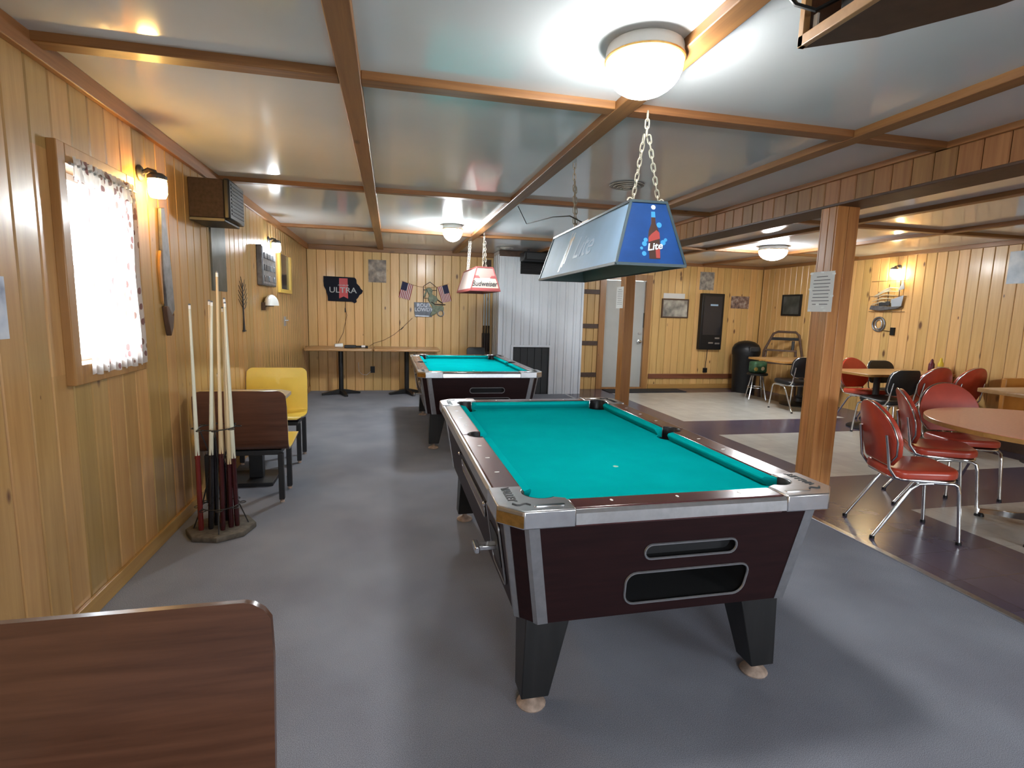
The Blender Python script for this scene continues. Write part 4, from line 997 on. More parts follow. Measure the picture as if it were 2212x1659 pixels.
# soldier and board sign
M['olive'] = mat('olive_relief', (0.13, 0.16, 0.10), 0.5, noise=0.35, nscale=22)
M['slate'] = mat('slate_sign', (0.10, 0.115, 0.15), 0.45, noise=0.25, nscale=12)
def sz(u, v): return ((u - 800) * 0.000431, (870 - v) * 0.000431)     # metres about the sign centre
t = thing('wall_sign', 'hanging metal sign with green kneeling figure and slate board', 'sign', onwall('back', 0.642, 1.503))
fr = [sz(545, 880), sz(545, 260), sz(800, 90), sz(1060, 290), sz(1045, 900)]
MB().tube([(a, b, 0.012) for a, b in fr], 0.006, 6).build('hanger_frame', 'black_metal', t)
MB().tube([(*sz(545, 400), 0.012), (*sz(1045, 410), 0.012)], 0.006, 6).tube([(*sz(560, 720), 0.012), (*sz(1040, 720), 0.012)], 0.005, 6).build('hanger_bar', 'black_metal', t)
MB().prism([sz(*p) for p in ((190, 885), (760, 885), (790, 1000), (900, 1120), (880, 1440), (230, 1450), (200, 1300))], 0.002, 0.022).build('board', 'slate', t, bevel=0.003)
MB().prism([sz(*p) for p in ((225, 1385), (770, 1400), (770, 1440), (230, 1430))], 0.022, 0.028).build('board_ledge', 'pewter', t, bevel=0.002)
text('ROUT', 0.088, 0.002, 'pewter', t, T(*sz(560, 1000), 0.024), 'lettering', sx=0.95)
text('LOWDY', 0.088, 0.002, 'pewter', t, T(*sz(565, 1170), 0.024), 'lettering', sx=0.95)
fig = MB()
fig.prism([sz(*p) for p in ((650, 350), (770, 305), (870, 350), (900, 420), (880, 560), (1060, 660), (1110, 760), (1000, 850), (960, 980), (1090, 1000), (1280, 980), (1340, 1060), (1330, 1200), (1160, 1180), (1050, 1300), (900, 1380), (800, 1400), (900, 1150), (860, 980), (720, 780), (760, 600), (700, 470))], 0.01, 0.04)
fig.prism([sz(*p) for p in ((620, 360), (690, 400), (680, 470), (600, 680), (550, 700), (570, 580), (640, 450), (600, 420))], 0.012, 0.034)
fig.build('figure', 'olive', t, bevel=0.006)
MB().tube([(*sz(850, 860), 0.045), (*sz(980, 940), 0.045), (*sz(1400, 950), 0.035)], 0.008, 6).tube([(*sz(1090, 770), 0.04), (*sz(1290, 900), 0.04)], 0.008, 6).build('rifle', 'black_metal', t)
MB().tube([(sz(1220, 1290)[0] + 0.05 * math.cos(a * PI / 8), sz(1220, 1290)[1] + 0.05 * math.sin(a * PI / 8), 0.03) for a in range(16)], 0.01, 6, closed=True).build('coil', 'pewter', t)
t = thing('hanging_cord', 'thin brown cord sloping down back wall from the soldier sign', 'cord', onwall('back', 0.30, 1.23))
MB().tube([(0.05, 0.0, 0.008), (-0.12, -0.17, 0.008), (-0.25, -0.28, 0.008), (-0.42, -0.38, 0.008), (-0.58, -0.43, 0.008), (-0.68, -0.50, 0.008)], 0.0035, 5).build('wire', 'darkbrown', t)
MB().tube([(-0.10, -0.155, 0.008), (-0.14, -0.195, 0.008)], 0.008, 6).build('switch', 'black', t)
# outlet with lead
t = thing('wall_outlet', 'dark wall outlet with a lead under the bar tables', 'outlet', onwall('back', -0.305, 0.355))
MB().bb(-0.035, 0.035, -0.055, 0.055, 0, 0.008).build('plate', 'black', t, bevel=0.002)
MB().tube([(-0.03, -0.03, 0.02), (-0.10, -0.09, 0.02), (-0.17, -0.08, 0.02), (-0.22, -0.03, 0.015), (-0.23, 0.12, 0.012)], 0.004, 5).build('lead', 'white', t)
# wall pictures right of the door
slabthing('picture_frame', 'framed grey landscape picture right of the grey door', 'picture', 'back', 4.93, 5.48, 1.345, 1.70, 'p_grey', 0.03, 'darkbrown', 0.025)
slabthing('wall_paper', 'small white paper pinned above the landscape picture', 'paper', 'back', 4.96, 5.40, 1.705, 1.80, 'paper', 0.003)
slabthing('wall_poster', 'mottled grey poster above the tall black panel', 'poster', 'back', 5.69, 5.99, 1.885, 2.22, 'p_dust', 0.004)
slabthing('wall_photo', 'small unframed photo right of the tall black panel', 'photo', 'back', 6.39, 6.78, 1.555, 1.79, 'p_small', 0.006)
t = thing('vending_panel', 'tall black wall machine right of the door', 'wall machine', onwall('back', 5.95, 1.29))
MB().bb(-0.235, 0.235, -0.53, 0.53, 0, 0.10).build('case', 'black', t, bevel=0.012)
MB().bb(-0.19, 0.19, -0.25, 0.48, 0.10, 0.104).build('window_panel', mat('smoked_panel', (0.015, 0.018, 0.024), 0.08), t, bevel=0.002)
MB().bb(-0.06, 0.10, 0.30, 0.33, 0.104, 0.107).build('logo_strip', 'pale_letter', t)
for a, b in ((0.13, -0.31), (0.0, -0.40), (0.14, -0.41)): MB().bb(a - 0.05, a + 0.05, b - 0.015, b + 0.015, 0.10, 0.11).build('coin_slot', 'brushed', t, bevel=0.003)
MB().tube([(0.0, -0.53, 0.02), (-0.01, -0.75, 0.012), (-0.02, -0.90, 0.012)], 0.006, 5).bb(-0.06, 0.02, -0.98, -0.89, 0, 0.03).build('plug_lead', 'black', t)
# white ribbed metal enclosure
en = thing('metal_enclosure', 'white ribbed sheet metal enclosure standing against the back wall', 'enclosure', T(1.72, 8.65, 0))
W_, D_, H_ = 1.46, YB - 8.65, 2.30
def ribs(L_):
    pr = [(0, 0)]; x = 0.0
    while x < L_ - 0.16:
        pr += [(x + 0.075, 0), (x + 0.083, -0.010), (x + 0.097, -0.010), (x + 0.105, 0), (x + 0.125, 0), (x + 0.131, -0.005), (x + 0.139, -0.005), (x + 0.145, 0)]; x += 0.152
    return pr + [(L_, 0)]
def sheet(pr, z0, z1):
    n = len(pr); mb = MB(); mb.add([(x, y, z0) for x, y in pr] + [(x, y, z1) for x, y in pr], [(i, i + 1, n + i + 1, n + i) for i in range(n - 1)]); return mb
HOLE = (0.255, 0.895, 0.80); VENT = (0.35, 0.89, 2.0, 2.24)
def clip(pr, a, b): 
    out = [p for p in pr if a < p[0] < b]; return [(a, 0)] + out + [(b, 0)]
pr = ribs(W_)
for nm, a, b, z0, z1 in (('front_sheet', 0, HOLE[0], 0, H_), ('front_sheet', HOLE[0], HOLE[1], HOLE[2], VENT[2]), ('front_sheet', HOLE[1], W_, 0, H_), ('front_sheet', HOLE[0], VENT[0], VENT[2], H_), ('front_sheet', VENT[0], HOLE[1], VENT[3], H_)):
    sheet(clip(pr, a, b), z0, z1).build(nm, 'sheet', en, smooth=0)
q = sheet(ribs(D_), 0, H_); q.map(lambda p: (p.y, p.x, p.z)); q.build('side_sheet', 'sheet', en, smooth=0)
q = sheet(ribs(D_), 0, H_); q.map(lambda p: (W_ - p.y, p.x, p.z)); q.build('side_sheet', 'sheet', en, smooth=0)
MB().bb(0, W_, 0, D_, H_ - 0.004, H_ + 0.06).build('top_panel', 'sheet', en)
for a in (-0.006, W_ - 0.03): MB().bb(a, a + 0.036, -0.014, 0.03, 0, H_).build('corner_trim', 'sheet', en, bevel=0.003)
MB().bb(-0.005, W_ + 0.005, -0.015, 0.02, H_ - 0.03, H_ + 0.062).build('head_trim', 'darkbrown', en)
# stove opening with dark boarded door
for a in ((HOLE[0] - 0.035, HOLE[0] + 0.005, 0, HOLE[2] + 0.035), (HOLE[1] - 0.005, HOLE[1] + 0.035, 0, HOLE[2] + 0.035), (HOLE[0], HOLE[1], HOLE[2], HOLE[2] + 0.035)):
    MB().bb(a[0], a[1], -0.018, 0.03, a[2], a[3]).build('opening_trim', 'sheet', en, bevel=0.003)
dr = MB().bb(HOLE[0] + 0.004, HOLE[1] - 0.004, 0.025, 0.04, 0, HOLE[2]).build('access_door', 'black_matte', en)
wd = (HOLE[1] - HOLE[0] - 0.02) / 5
for k in range(5): MB().bb(HOLE[0] + 0.01 + k * wd + 0.003, HOLE[0] + 0.01 + (k + 1) * wd - 0.003, 0.008, 0.026, 0.01, HOLE[2] - 0.012).build('door_board', 'charcoal', dr, bevel=0.003)
vt = MB().bb(VENT[0], VENT[1], 0.03, 0.05, VENT[2], VENT[3]).build('vent_recess', 'black_matte', en)
for k in range(6): MB().bb(VENT[0] + 0.01, VENT[1] - 0.01, 0.005, 0.03, VENT[2] + 0.015 + k * 0.038, VENT[2] + 0.027 + k * 0.038).build('louvre', 'black', vt)
# black box hung below the ceiling in front of the enclosure
t = thing('ceiling_box', 'black box hung below ceiling in front of the white enclosure', 'box', T(2.02, 8.2, 2.185))
MB().bb(0, 0.58, 0, 0.30, 0, 0.13).build('case', 'black', t, bevel=0.01)
MB().bb(0.04, 0.54, -0.006, 0.0, 0.02, 0.11).build('grille', 'charcoal', t)
for a in (0.1, 0.48): MB().bb(a - 0.01, a + 0.01, 0.13, 0.17, 0.13, ZC - 2.185).build('hanger', 'black_metal', t)
# wall cue rack left of the enclosure
t = thing('cue_rack', 'narrow dark wall rack holding cues beside the white enclosure', 'cue rack', T(1.60, YB, 0))
MB().bb(-0.06, 0.08, -0.025, 0, 0.60, 1.0).build('lower_holder', 'darkbrown', t, bevel=0.004)
MB().bb(-0.06, 0.08, -0.025, 0, 2.05, 2.25).build('upper_holder', 'darkbrown', t, bevel=0.004)
M['cue_light'] = mat('pale_maple_cue', (0.62, 0.47, 0.27), 0.3, coat=0.3)
M['cue_white'] = mat('cream_painted_cue', (0.66, 0.64, 0.50), 0.3, coat=0.3)
M['cue_red'] = mat('dark_red_cue_butt', (0.17, 0.018, 0.015), 0.25, coat=0.3)
M['cue_maroon'] = mat('dark_maroon_cue_butt', (0.045, 0.006, 0.008), 0.25, coat=0.3)
M['cue_black'] = mat('black_cue_butt', (0.012, 0.010, 0.012), 0.25, coat=0.3)
for k, lb in enumerate(('left', 'middle', 'right')):
    x = 1.565 + 0.045 * k
    c = thing('wall_cue', lb + ' pale cue in wall rack beside the white enclosure', 'pool cue', T(x, YB - 0.045, 0.68), 'cues in wall rack')
    MB().tube([(0, 0, 0), (0, 0, 0.45)], [0.015, 0.013], 8).build('butt', 'cue_black', c)
    MB().tube([(0, 0, 0.45), (0, 0, 1.45)], [0.013, 0.007], 8).build('shaft', 'print_white', c)

# ================================================================== BAR TABLES ON THE BACK WALL
M['baseblack'] = mat('cast_iron_black', (0.010, 0.010, 0.011), 0.4)
def bar_table(x0, x1, label):
    xc = (x0 + x1) / 2
    t = thing('bar_table', label, 'table', T(xc, 8.83, 0), 'tables along back wall')
    w = (x1 - x0) / 2
    MB().puck(rrect(-w, w, -0.33, 0.33, 0.03, 3), 0.715, 0.75, 0.006, 2).build('table_top', 'tanwood', t)
    MB().tube([(0, 0, 0.05), (0, 0, 0.715)], 0.038, 14).build('column', 'baseblack', t)
    for a in (20, 110, 200, 290):
        d = Vector((math.cos(math.radians(a)), math.sin(math.radians(a)), 0))
        MB().loft([[(d * 0.02 + Vector((-d.y, d.x, 0)) * s * 0.035 + Vector((0, 0, z))) for s, z in ((-1, 0.012), (1, 0.012), (1, 0.085), (-1, 0.085))],
                   [(d * 0.30 + Vector((-d.y, d.x, 0)) * s * 0.025 + Vector((0, 0, z))) for s, z in ((-1, 0.0), (1, 0.0), (1, 0.028), (-1, 0.028))]]).build('base_arm', 'baseblack', t, bevel=0.004)
    MB().bb(-0.16, 0.16, -0.16, 0.16, 0.70, 0.716).build('mount_plate', 'baseblack', t)
    return t
bar_table(-1.29, -0.275, 'left wooden bar table in back left corner under the black sign')
bar_table(-0.27, 0.765, 'second wooden bar table behind the far pool table')
t = thing('microphone', 'black handheld device with white end lying on left bar table', 'device', T(-0.56, 8.74, 0.75) @ RZ(5))
MB().tube([(-0.13, 0, 0.02), (-0.05, 0, 0.02), (0.20, 0, 0.018)], [0.018, 0.016, 0.018], 10).build('handle', 'black', t)
MB().bb(-0.16, 0.02, -0.03, 0.03, 0.0, 0.045).build('body', 'black', t, bevel=0.008)
MB().bb(0.10, 0.16, -0.019, 0.019, 0.01, 0.042).build('white_label', 'white', t, bevel=0.004)
t = thing('cup', 'small white cup lying on left bar table', 'cup', T(-0.86, 8.72, 0.75) @ RZ(20))
MB().lathe([(0.026, 0), (0.036, 0.12), (0.033, 0.12), (0.024, 0.006), (0.001, 0.006)], 18, X=T(0, 0, 0.036) @ RY(90)).build('shell', 'white', t)
# black stool back beyond far pool table
def stool(X, label):
    t = thing('chair', label, 'chair', X)
    MB().puck(rrect(-0.19, 0.19, -0.17, 0.17, 0.05, 4), 0.42, 0.47, 0.015, 3).build('seat', 'blackvinyl', t)
    q = MB().puck(rrect(-0.15, 0.15, 0.60, 0.80, 0.05, 4), -0.02, 0.015, 0.01, 2); q.map(lambda p: (p.x, 0.19 - p.z + (p.y - 0.6) * 0.1, p.y)); q.build('backrest', 'blackvinyl', t)
    for s in (-1, 1):
        MB().tube([(s * 0.16, -0.14, 0.42), (s * 0.18, -0.17, 0)], 0.011, 8).build('leg', 'black_metal', t)
        MB().tube([(s * 0.16, 0.2, 0.66), (s * 0.16, 0.17, 0.42), (s * 0.18, 0.2, 0)], 0.011, 8).build('leg', 'black_metal', t)
    return t
stool(T(1.33, 8.28, 0) @ RZ(0), 'black chair mostly hidden behind the far pool table')

# ================================================================== BOOTH SEATS AND BOOTH TABLE
def booth_seat(X, label, inner='yellow', hw_=0.285):
    """one-piece bent shell facing local +y: back at y=0, seat forward; brown outside, yellow inside"""
    t = thing('booth_chair', label, 'booth seat', X, 'moulded booth seats')
    w = hw_
    prof = []      # (y,z) of the inner (yellow) face from top of back to front lip
    for z in (0.815, 0.70, 0.58, 0.46): prof.append((-0.035 * (z - 0.46) / 0.36, z))
    for k in range(1, 6):
        a = PI / 2 * k / 6; prof.append((0.055 * (1 - math.cos(a)) + 0.0, 0.46 - 0.06 * math.sin(a)))
    prof += [(0.12, 0.400), (0.26, 0.412), (0.37, 0.430), (0.405, 0.428), (0.42, 0.412)]
    P_ = [Vector((0, a, b)) for a, b in prof]
    def shell(offset, thick):
        mb = MB(); N = len(P_); rows = []
        for i, p in enumerate(P_):
            tg = (P_[min(i + 1, N - 1)] - P_[max(i - 1, 0)]).normalized(); nr = Vector((0, -tg.z, tg.y))
            nr = -nr if nr.y + nr.z < 0 else nr
            rows.append((p + nr * offset, p + nr * (offset - thick)))
        def half(i):      # rounded top corners of the back and the seat lip
            if i == 0: return w - 0.055
            if i == N - 1: return w - 0.03
            return w
        P2 = []
        z0 = rows[0]
        top = []
        r = 0.06
        ring = []
        for i, (a, b) in enumerate(rows):
            hw = half(i); ring.append([(-hw, a.y, a.z), (hw, a.y, a.z), (hw, b.y, b.z), (-hw, b.y, b.z)])
            if i == 0:
                for kk in (1, 2, 3):
                    f = math.radians(90 * kk / 4); hw2 = w - r + r * math.sin(f); dz = r * (1 - math.cos(f))
                    tt = dz / (rows[0][0].z - rows[1][0].z); a2, b2 = rows[0][0].lerp(rows[1][0], tt), rows[0][1].lerp(rows[1][1], tt)
                    ring.append([(-hw2, a2.y, a2.z), (hw2, a2.y, a2.z), (hw2, b2.y, b2.z), (-hw2, b2.y, b2.z)])
        return mb.loft(ring)
    shell(0.0, 0.006).build('inner_face', inner, t, smooth=50)
    shell(-0.006, 0.011).build('outer_shell', 'walnut', t, smooth=50)
    MB().bb(-0.235, 0.235, 0.03, 0.36, 0.345, 0.380).build('base_frame', 'black_metal', t, bevel=0.004)
    for s in (-1, 1):
        for y in (0.03, 0.33):
            l = MB().bb(s * 0.235 - 0.018, s * 0.235 + 0.018, y - 0.018, y + 0.018, 0.02, 0.36).build('leg', 'black_metal', t, bevel=0.004)
            MB().lathe([(0.001, 0), (0.017, 0), (0.014, 0.012), (0.007, 0.016), (0.007, 0.03), (0.001, 0.03)], 12, X=T(s * 0.235, y, 0)).build('glide', 'rust', l)
    return t
booth_seat(T(-1.0, 3.90, 0), 'booth seat with brown back toward viewer, behind the cue stand', 'yellow', 0.295)
booth_seat(T(-1.04, 5.26, 0) @ RZ(180), 'booth seat with yellow face toward viewer', 'yellow', 0.265)
booth_seat(T(-0.517, 1.035, 0) @ RZ(180), 'brown booth seat back cut by the bottom left of photo', 'walnut')
bt = thing('booth_table', 'small pale wedge of table between the two booth seats', 'table', T(-1.05, 4.47, 0))
MB().puck([(-0.25, -0.23), (0.16, -0.23), (0.25, -0.13), (0.25, 0.13), (0.16, 0.23), (-0.25, 0.23)], 0.67, 0.70, 0.005, 2).build('table_top', mat('pale_laminate', (0.52, 0.44, 0.34), 0.3), bt)
MB().bb(-0.05, 0.05, -0.04, 0.04, 0.03, 0.67).build('column', 'black_metal', bt, bevel=0.004)
MB().bb(-0.2, 0.15, -0.18, 0.18, 0.0, 0.03).build('foot_plate', 'black_metal', bt, bevel=0.004)

# ================================================================== CUE STAND
cs = thing('cue_stand', 'eight-sided floor cue stand with wire rings by left wall', 'cue stand', T(-1.03, 3.46, 0))
MB().puck([(0.195 * math.cos(math.radians(a)), 0.195 * math.sin(math.radians(a))) for a in range(8, 368, 45)], 0.0, 0.035, 0.006, 2).build('base', mat('worn_stand_base', (0.12, 0.105, 0.085), 0.7, noise=0.35, nscale=30), cs, bevel=0.002)
for z, r in ((0.655, 0.098), (0.17, 0.105)):
    MB().tube([(r * math.cos(a * PI / 12), r * math.sin(a * PI / 12), z) for a in range(24)], 0.0035, 6, closed=True).build('wire_ring', 'black_metal', cs)
    for k in range(8):
        a = 2 * PI * k / 8 + 0.2; cx, cy = (r + 0.017) * math.cos(a), (r + 0.017) * math.sin(a)
        MB().tube([(cx + 0.018 * math.cos(b * PI / 6), cy + 0.018 * math.sin(b * PI / 6), z) for b in range(12)], 0.0028, 5, closed=True).build('cue_loop', 'black_metal', cs)
for a in (100, 190, 280, 10):
    c, s = math.cos(math.radians(a)), math.sin(math.radians(a))
    MB().tube([(0.15 * c, 0.15 * s, 0.035), (0.10 * c, 0.10 * s, 0.17), (0.03 * c, 0.03 * s, 0.45), (0.095 * c, 0.095 * s, 0.655)], 0.004, 6).build('strut', 'black_metal', cs)
def cue(bx_, by_, tx, ty, tz, shaft, butt, label, bl=0.30):
    t = thing('pool_cue', label, 'pool cue', T(bx_, by_, 0.035), 'cues in floor stand')
    a = Vector((0, 0, 0)); b = Vector((tx - bx_, ty - by_, tz - 0.035)); L_ = b.length; P_ = lambda f: a + b * f
    MB().tube([P_(0), P_(0.012), P_(bl)], [0.013, 0.0155, 0.0135], 10).build('butt', butt, t)
    MB().tube([P_(bl), P_(0.985)], [0.0133, 0.0068], 10).build('shaft', shaft, t)
    for k in range(4):                                     # pointed splices
        ang = k * PI / 2 + 0.4; d = Vector((math.cos(ang), math.sin(ang), 0)) * 0.0078
        MB().tube([P_(bl - 0.015) + d, P_(bl + 0.15) + d * 0.70], [0.0075, 0.0008], 5).build('splice', butt, t)
    fe = MB().tube([P_(0.978), P_(0.994)], [0.0072, 0.0070], 10).build('ferrule', 'white', t)
    MB().tube([P_(0.993), P_(1.0)], [0.0072, 0.005], 10).build('tip', 'slate', fe)
    return t
cue(-1.125, 3.40, -1.135, 3.44, 1.39, 'cue_white', 'cue_red', 'leftmost cream cue with bright red butt in floor stand', 0.34)
cue(-1.06, 3.47, -1.055, 3.52, 1.415, 'cue_light', 'cue_black', 'tan cue second from left in floor stand', 0.40)
cue(-1.075, 3.41, -1.035, 3.50, 1.41, 'cue_white', 'cue_black', 'cream cue leaning beside the tan cue in floor stand', 0.33)
cue(-1.00, 3.38, -1.005, 3.52, 1.585, 'cue_light', 'cue_maroon', 'tallest tan cue in middle of floor stand', 0.30)
cue(-0.99, 3.50, -0.99, 3.54, 1.375, 'cue_light', 'cue_maroon', 'short brown cue behind the tallest one in floor stand', 0.32)
cue(-0.965, 3.42, -0.975, 3.53, 1.43, 'cue_light', 'cue_maroon', 'slim tan cue second from right in floor stand', 0.28)
cue(-0.935, 3.44, -0.965, 3.50, 1.405, 'cue_white', 'cue_maroon', 'rightmost cream cue in floor stand', 0.31)
cue(-1.02, 3.54, -1.02, 3.50, 0.98, 'cue_light', 'cue_black', 'short broken tan cue at the back of floor stand', 0.4)

# ================================================================== DINING SIDE
def dome_outline(w, h, n=20, base=0.62):
    """balloon back outline: x width, y height"""
    out = []
    for k in range(n + 1):
        a = PI * k / n; out.append((w * math.cos(a) * (1.0), h * 0.42 + h * 0.58 * math.sin(a)))
    out += [(-w * 0.93, h * 0.2), (-w * base, 0.0), (w * base, 0.0), (w * 0.93, h * 0.2)]
    return out
def chair_mesh(kind):
    """facing local +x"""
    parts = []
    v = 'red' if kind == 'red' else 'blackvinyl'
    seat = MB().puck(rrect(-0.20, 0.215, -0.205, 0.205, 0.10, 6), 0.405, 0.462, 0.024, 4, rb=0.012); seat.map(lambda p: (p.x, p.y, p.z + 0.015 * max(0, p.x) / 0.2))
    parts.append(('seat', seat, v, 50))
    parts.append(('seat_pan', MB().puck(rrect(-0.195, 0.21, -0.20, 0.20, 0.10, 6), 0.392, 0.410, 0.006, 2), 'chrome', 50))
    if kind == 'red': ol = dome_outline(0.228, 0.40)
    else: ol = rrect(-0.21, 0.21, 0.05, 0.36, 0.10, 6)
    def bend(p): return (-0.215 - p.z - 0.20 * (p.y) + 0.9 * p.x * p.x, p.x, 0.475 + p.y)
    cush = MB().puck(ol, -0.032, 0.0, 0.016, 3, rb=0.004); cush.map(bend); parts.append(('backrest', cush, v, 50))
    shell = MB().puck(inset(ol, 0.004) if area2(ol) > 0 else ol, 0.0, 0.010, 0.004, 2); shell.map(bend); parts.append(('back_shell', shell, v, 50))
    rim = MB().tube([bend(Vector((p[0], p[1], 0.001))) for p in ol], 0.0055, 6, closed=True); parts.append(('back_rim', rim, 'chrome', 60))
    for s in (-1, 1):
        y = s * 0.178
        fl_ = MB().tube([(-0.05, y, 0.392), (0.17, y, 0.390), (0.195, y, 0.375), (0.205, y * 1.03, 0.33), (0.235, y * 1.08, 0.012)], 0.0115, 8); parts.append(('leg', fl_, 'chrome', 60))
        rl = MB().tube([(0.05, y, 0.385), (-0.03, y * 1.02, 0.378), (-0.075, y * 1.03, 0.34), (-0.27, y * 1.1, 0.012)], 0.0115, 8); parts.append(('leg', rl, 'chrome', 60))
        up = MB().tube([(-0.08, y, 0.393), (-0.17, y, 0.41), (-0.212, y, 0.47), (-0.232, y, 0.60), (-0.245, y * 0.98, 0.68)], 0.010, 8); parts.append(('back_post', up, 'chrome', 60))
        for x, yy in ((0.235, y * 1.08), (-0.27, y * 1.1)): parts.append(('foot_cap', MB().lathe([(0.001, 0), (0.016, 0), (0.015, 0.018), (0.001, 0.02)], 10, X=T(x, yy, 0)), 'black', 60))
    parts.append(('stretcher', MB().tube([(0.05, -0.18, 0.384), (0.05, 0.18, 0.384)], 0.009, 8), 'chrome', 60))
    return parts
protos = {}
def chair(kind, x, y, ang, label, group):
    if kind not in protos:
        t = thing('dining_chair', label, 'chair'); protos[kind] = t
        for nm, mb, m, sm in chair_mesh(kind): mb.build(nm, m, t, smooth=sm)
    else: t = copy_tree(protos[kind])
    t['label'] = label; t['group'] = group; t.matrix_world = T(x, y, 0) @ RZ(ang); return t
g1, g2 = 'red vinyl dining chairs', 'black dining chairs'
chair('red', 3.365, 2.77, -22, 'red vinyl chair nearest viewer beside salmon table, seen from its side', g1)
chair('red', 4.12, 3.19, -38, 'red vinyl chair pushed under the salmon table, narrow edge-on back', g1)
chair('red', 4.62, 3.40, -112, 'red vinyl chair with wide round back facing viewer beyond salmon table', g1)
chair('red', 6.34, 5.24, 86, 'red vinyl chair at condiment table, back toward viewer beyond salmon table', g1)
chair('red', 6.80, 5.19, 90, 'darker red chair half hidden behind another against right wall', g1)
chair('red', 6.30, 5.95, -90, 'red vinyl chair facing viewer behind the condiment table right of boarded post', g1)
chair('black', 5.87, 5.25, 90, 'black chair with chrome rim in front of condiment table', g2)
chair('black', 6.76, 5.95, -90, 'black chair behind condiment table beside the facing red chair', g2)
chair('black', 5.98, 6.92, 90, 'black and chrome chair left of the boarded post in front of far table', g2)
st = thing('stool', 'low chrome legged stool holding green bag beyond far table', 'stool', T(6.17, 7.98, 0))
MB().puck(circ(0, 0, 0.17, 24), 0.41, 0.45, 0.015, 3).build('seat', 'blackvinyl', st, smooth=50)
for k in range(4):
    a = math.radians(20 + 90 * k); MB().tube([(0.10 * math.cos(a), 0.10 * math.sin(a), 0.41), (0.19 * math.cos(a), 0.19 * math.sin(a), 0.0)], 0.011, 8).build('leg', 'chrome', st)
MB().tube([(0.145 * math.cos(k * PI / 10), 0.145 * math.sin(k * PI / 10), 0.20) for k in range(20)], 0.007, 6, closed=True).build('foot_ring', 'chrome', st)
def ped_table(x, y, poly, z, m, em, base, label, bang=15, br=0.40, bxy=(0, 0)):
    t = thing('dining_table', label, 'table', T(x, y, 0))
    top = MB().prism(poly, z - 0.03, z - 0.003).build('edge_band', em, t, smooth=30)
    MB().puck(inset(poly if area2(poly) > 0 else poly[::-1], 0.002), z - 0.004, z, 0.002, 1).build('table_top', m, t, smooth=30)
    bX = T(bxy[0], bxy[1], 0)
    MB().lathe([(0.001, 0.10), (0.05, 0.10), (0.06, 0.13), (0.038, 0.17), (0.038, z - 0.05), (0.13, z - 0.04), (0.13, z - 0.03), (0.001, z - 0.03)], 20, X=bX).build('column', 'black_metal' if base != 'chrome' else 'chrome', t)
    if base == 'disc': MB().lathe([(0.001, 0), (0.29, 0), (0.29, 0.012), (0.26, 0.03), (0.07, 0.06), (0.05, 0.12), (0.001, 0.12)], 28, X=bX).build('base_disc', 'baseblack', t)
    else:
        for k in range(4):
            a = math.radians(bang + 90 * k); d = Vector((math.cos(a), math.sin(a), 0)); e = Vector((-d.y, d.x, 0))
            lg = MB().loft([[d * f + e * s * w_ + Vector((bxy[0], bxy[1], zz)) for s, zz in ((-1, z0), (1, z0), (0.6, z1), (-0.6, z1))] for f, w_, z0, z1 in ((0.03, 0.03, 0.08, 0.15), (0.2, 0.022, 0.055, 0.095), (br - 0.02, 0.018, 0.028, 0.055), (br, 0.014, 0.03, 0.05))]).build('base_leg', 'chrome', t, smooth=40)
            MB().lathe([(0.001, 0), (0.022, 0), (0.02, 0.014), (0.008, 0.03), (0.001, 0.03)], 12, X=T(bxy[0] + d.x * (br - 0.025), bxy[1] + d.y * (br - 0.025), 0)).build('glide', 'black', lg)
    return t
ped_table(4.22, 2.47, circ(0, 0, 0.735, 56), 0.75, 'salmon', 'edge', 'chrome', 'round salmon topped table with wood edge at right of photo', 15, 0.42, (0.09, 0.03))
ped_table(6.33, 5.64, rrect(-0.67, 0.67, -0.34, 0.34, 0.03, 3), 0.745, 'tanwood', 'edge', 'disc', 'wooden table with condiments against right wall right of boarded post', bxy=(-0.18, 0))
ped_table(6.39, 7.33, rrect(-0.61, 0.61, -0.42, 0.42, 0.03, 3), 0.745, 'tanwood', 'edge', 'disc', 'wooden table against right wall left of the boarded post', bxy=(0.1, 0))
# condiments on the condiment table
def bottle(x, y, z, m, capm, hgt, r, label):
    t = thing('condiment_bottle', label, 'bottle', T(x, y, z), 'condiments on wall table')
    MB().lathe([(0.001, 0), (r, 0), (r, hgt * 0.62), (r * 0.55, hgt * 0.78), (r * 0.4, hgt * 0.82), (0.001, hgt * 0.82)], 16).build('body', m, t)
    MB().lathe([(0.001, hgt * 0.8), (r * 0.5, hgt * 0.8), (r * 0.45, hgt * 0.9), (r * 0.12, hgt), (0.001, hgt)], 12).build('cap', capm, t)
M['ketchup'] = mat('ketchup_red', (0.12, 0.015, 0.025), 0.3); M['mustard'] = mat('mustard_yellow', (0.62, 0.44, 0.03), 0.3)
bottle(6.85, 5.52, 0.745, 'ketchup', 'ketchup', 0.18, 0.034, 'dark red ketchup bottle on table against right wall')
bottle(6.92, 5.46, 0.745, 'mustard', 'mustard', 0.20, 0.032, 'yellow mustard bottle on table against right wall')
t = thing('napkin_holder', 'small metal napkin holder between condiment bottles and red chair', 'napkin holder', T(6.86, 5.38, 0.745))
MB().bb(-0.05, 0.05, -0.04, 0.04, 0, 0.01).bb(-0.05, 0.05, -0.04, -0.036, 0, 0.09).bb(-0.05, 0.05, 0.036, 0.04, 0, 0.09).build('holder', 'chrome', t, bevel=0.002)
MB().bb(-0.045, 0.045, -0.03, 0.03, 0.01, 0.08).build('napkins', 'paper', t)
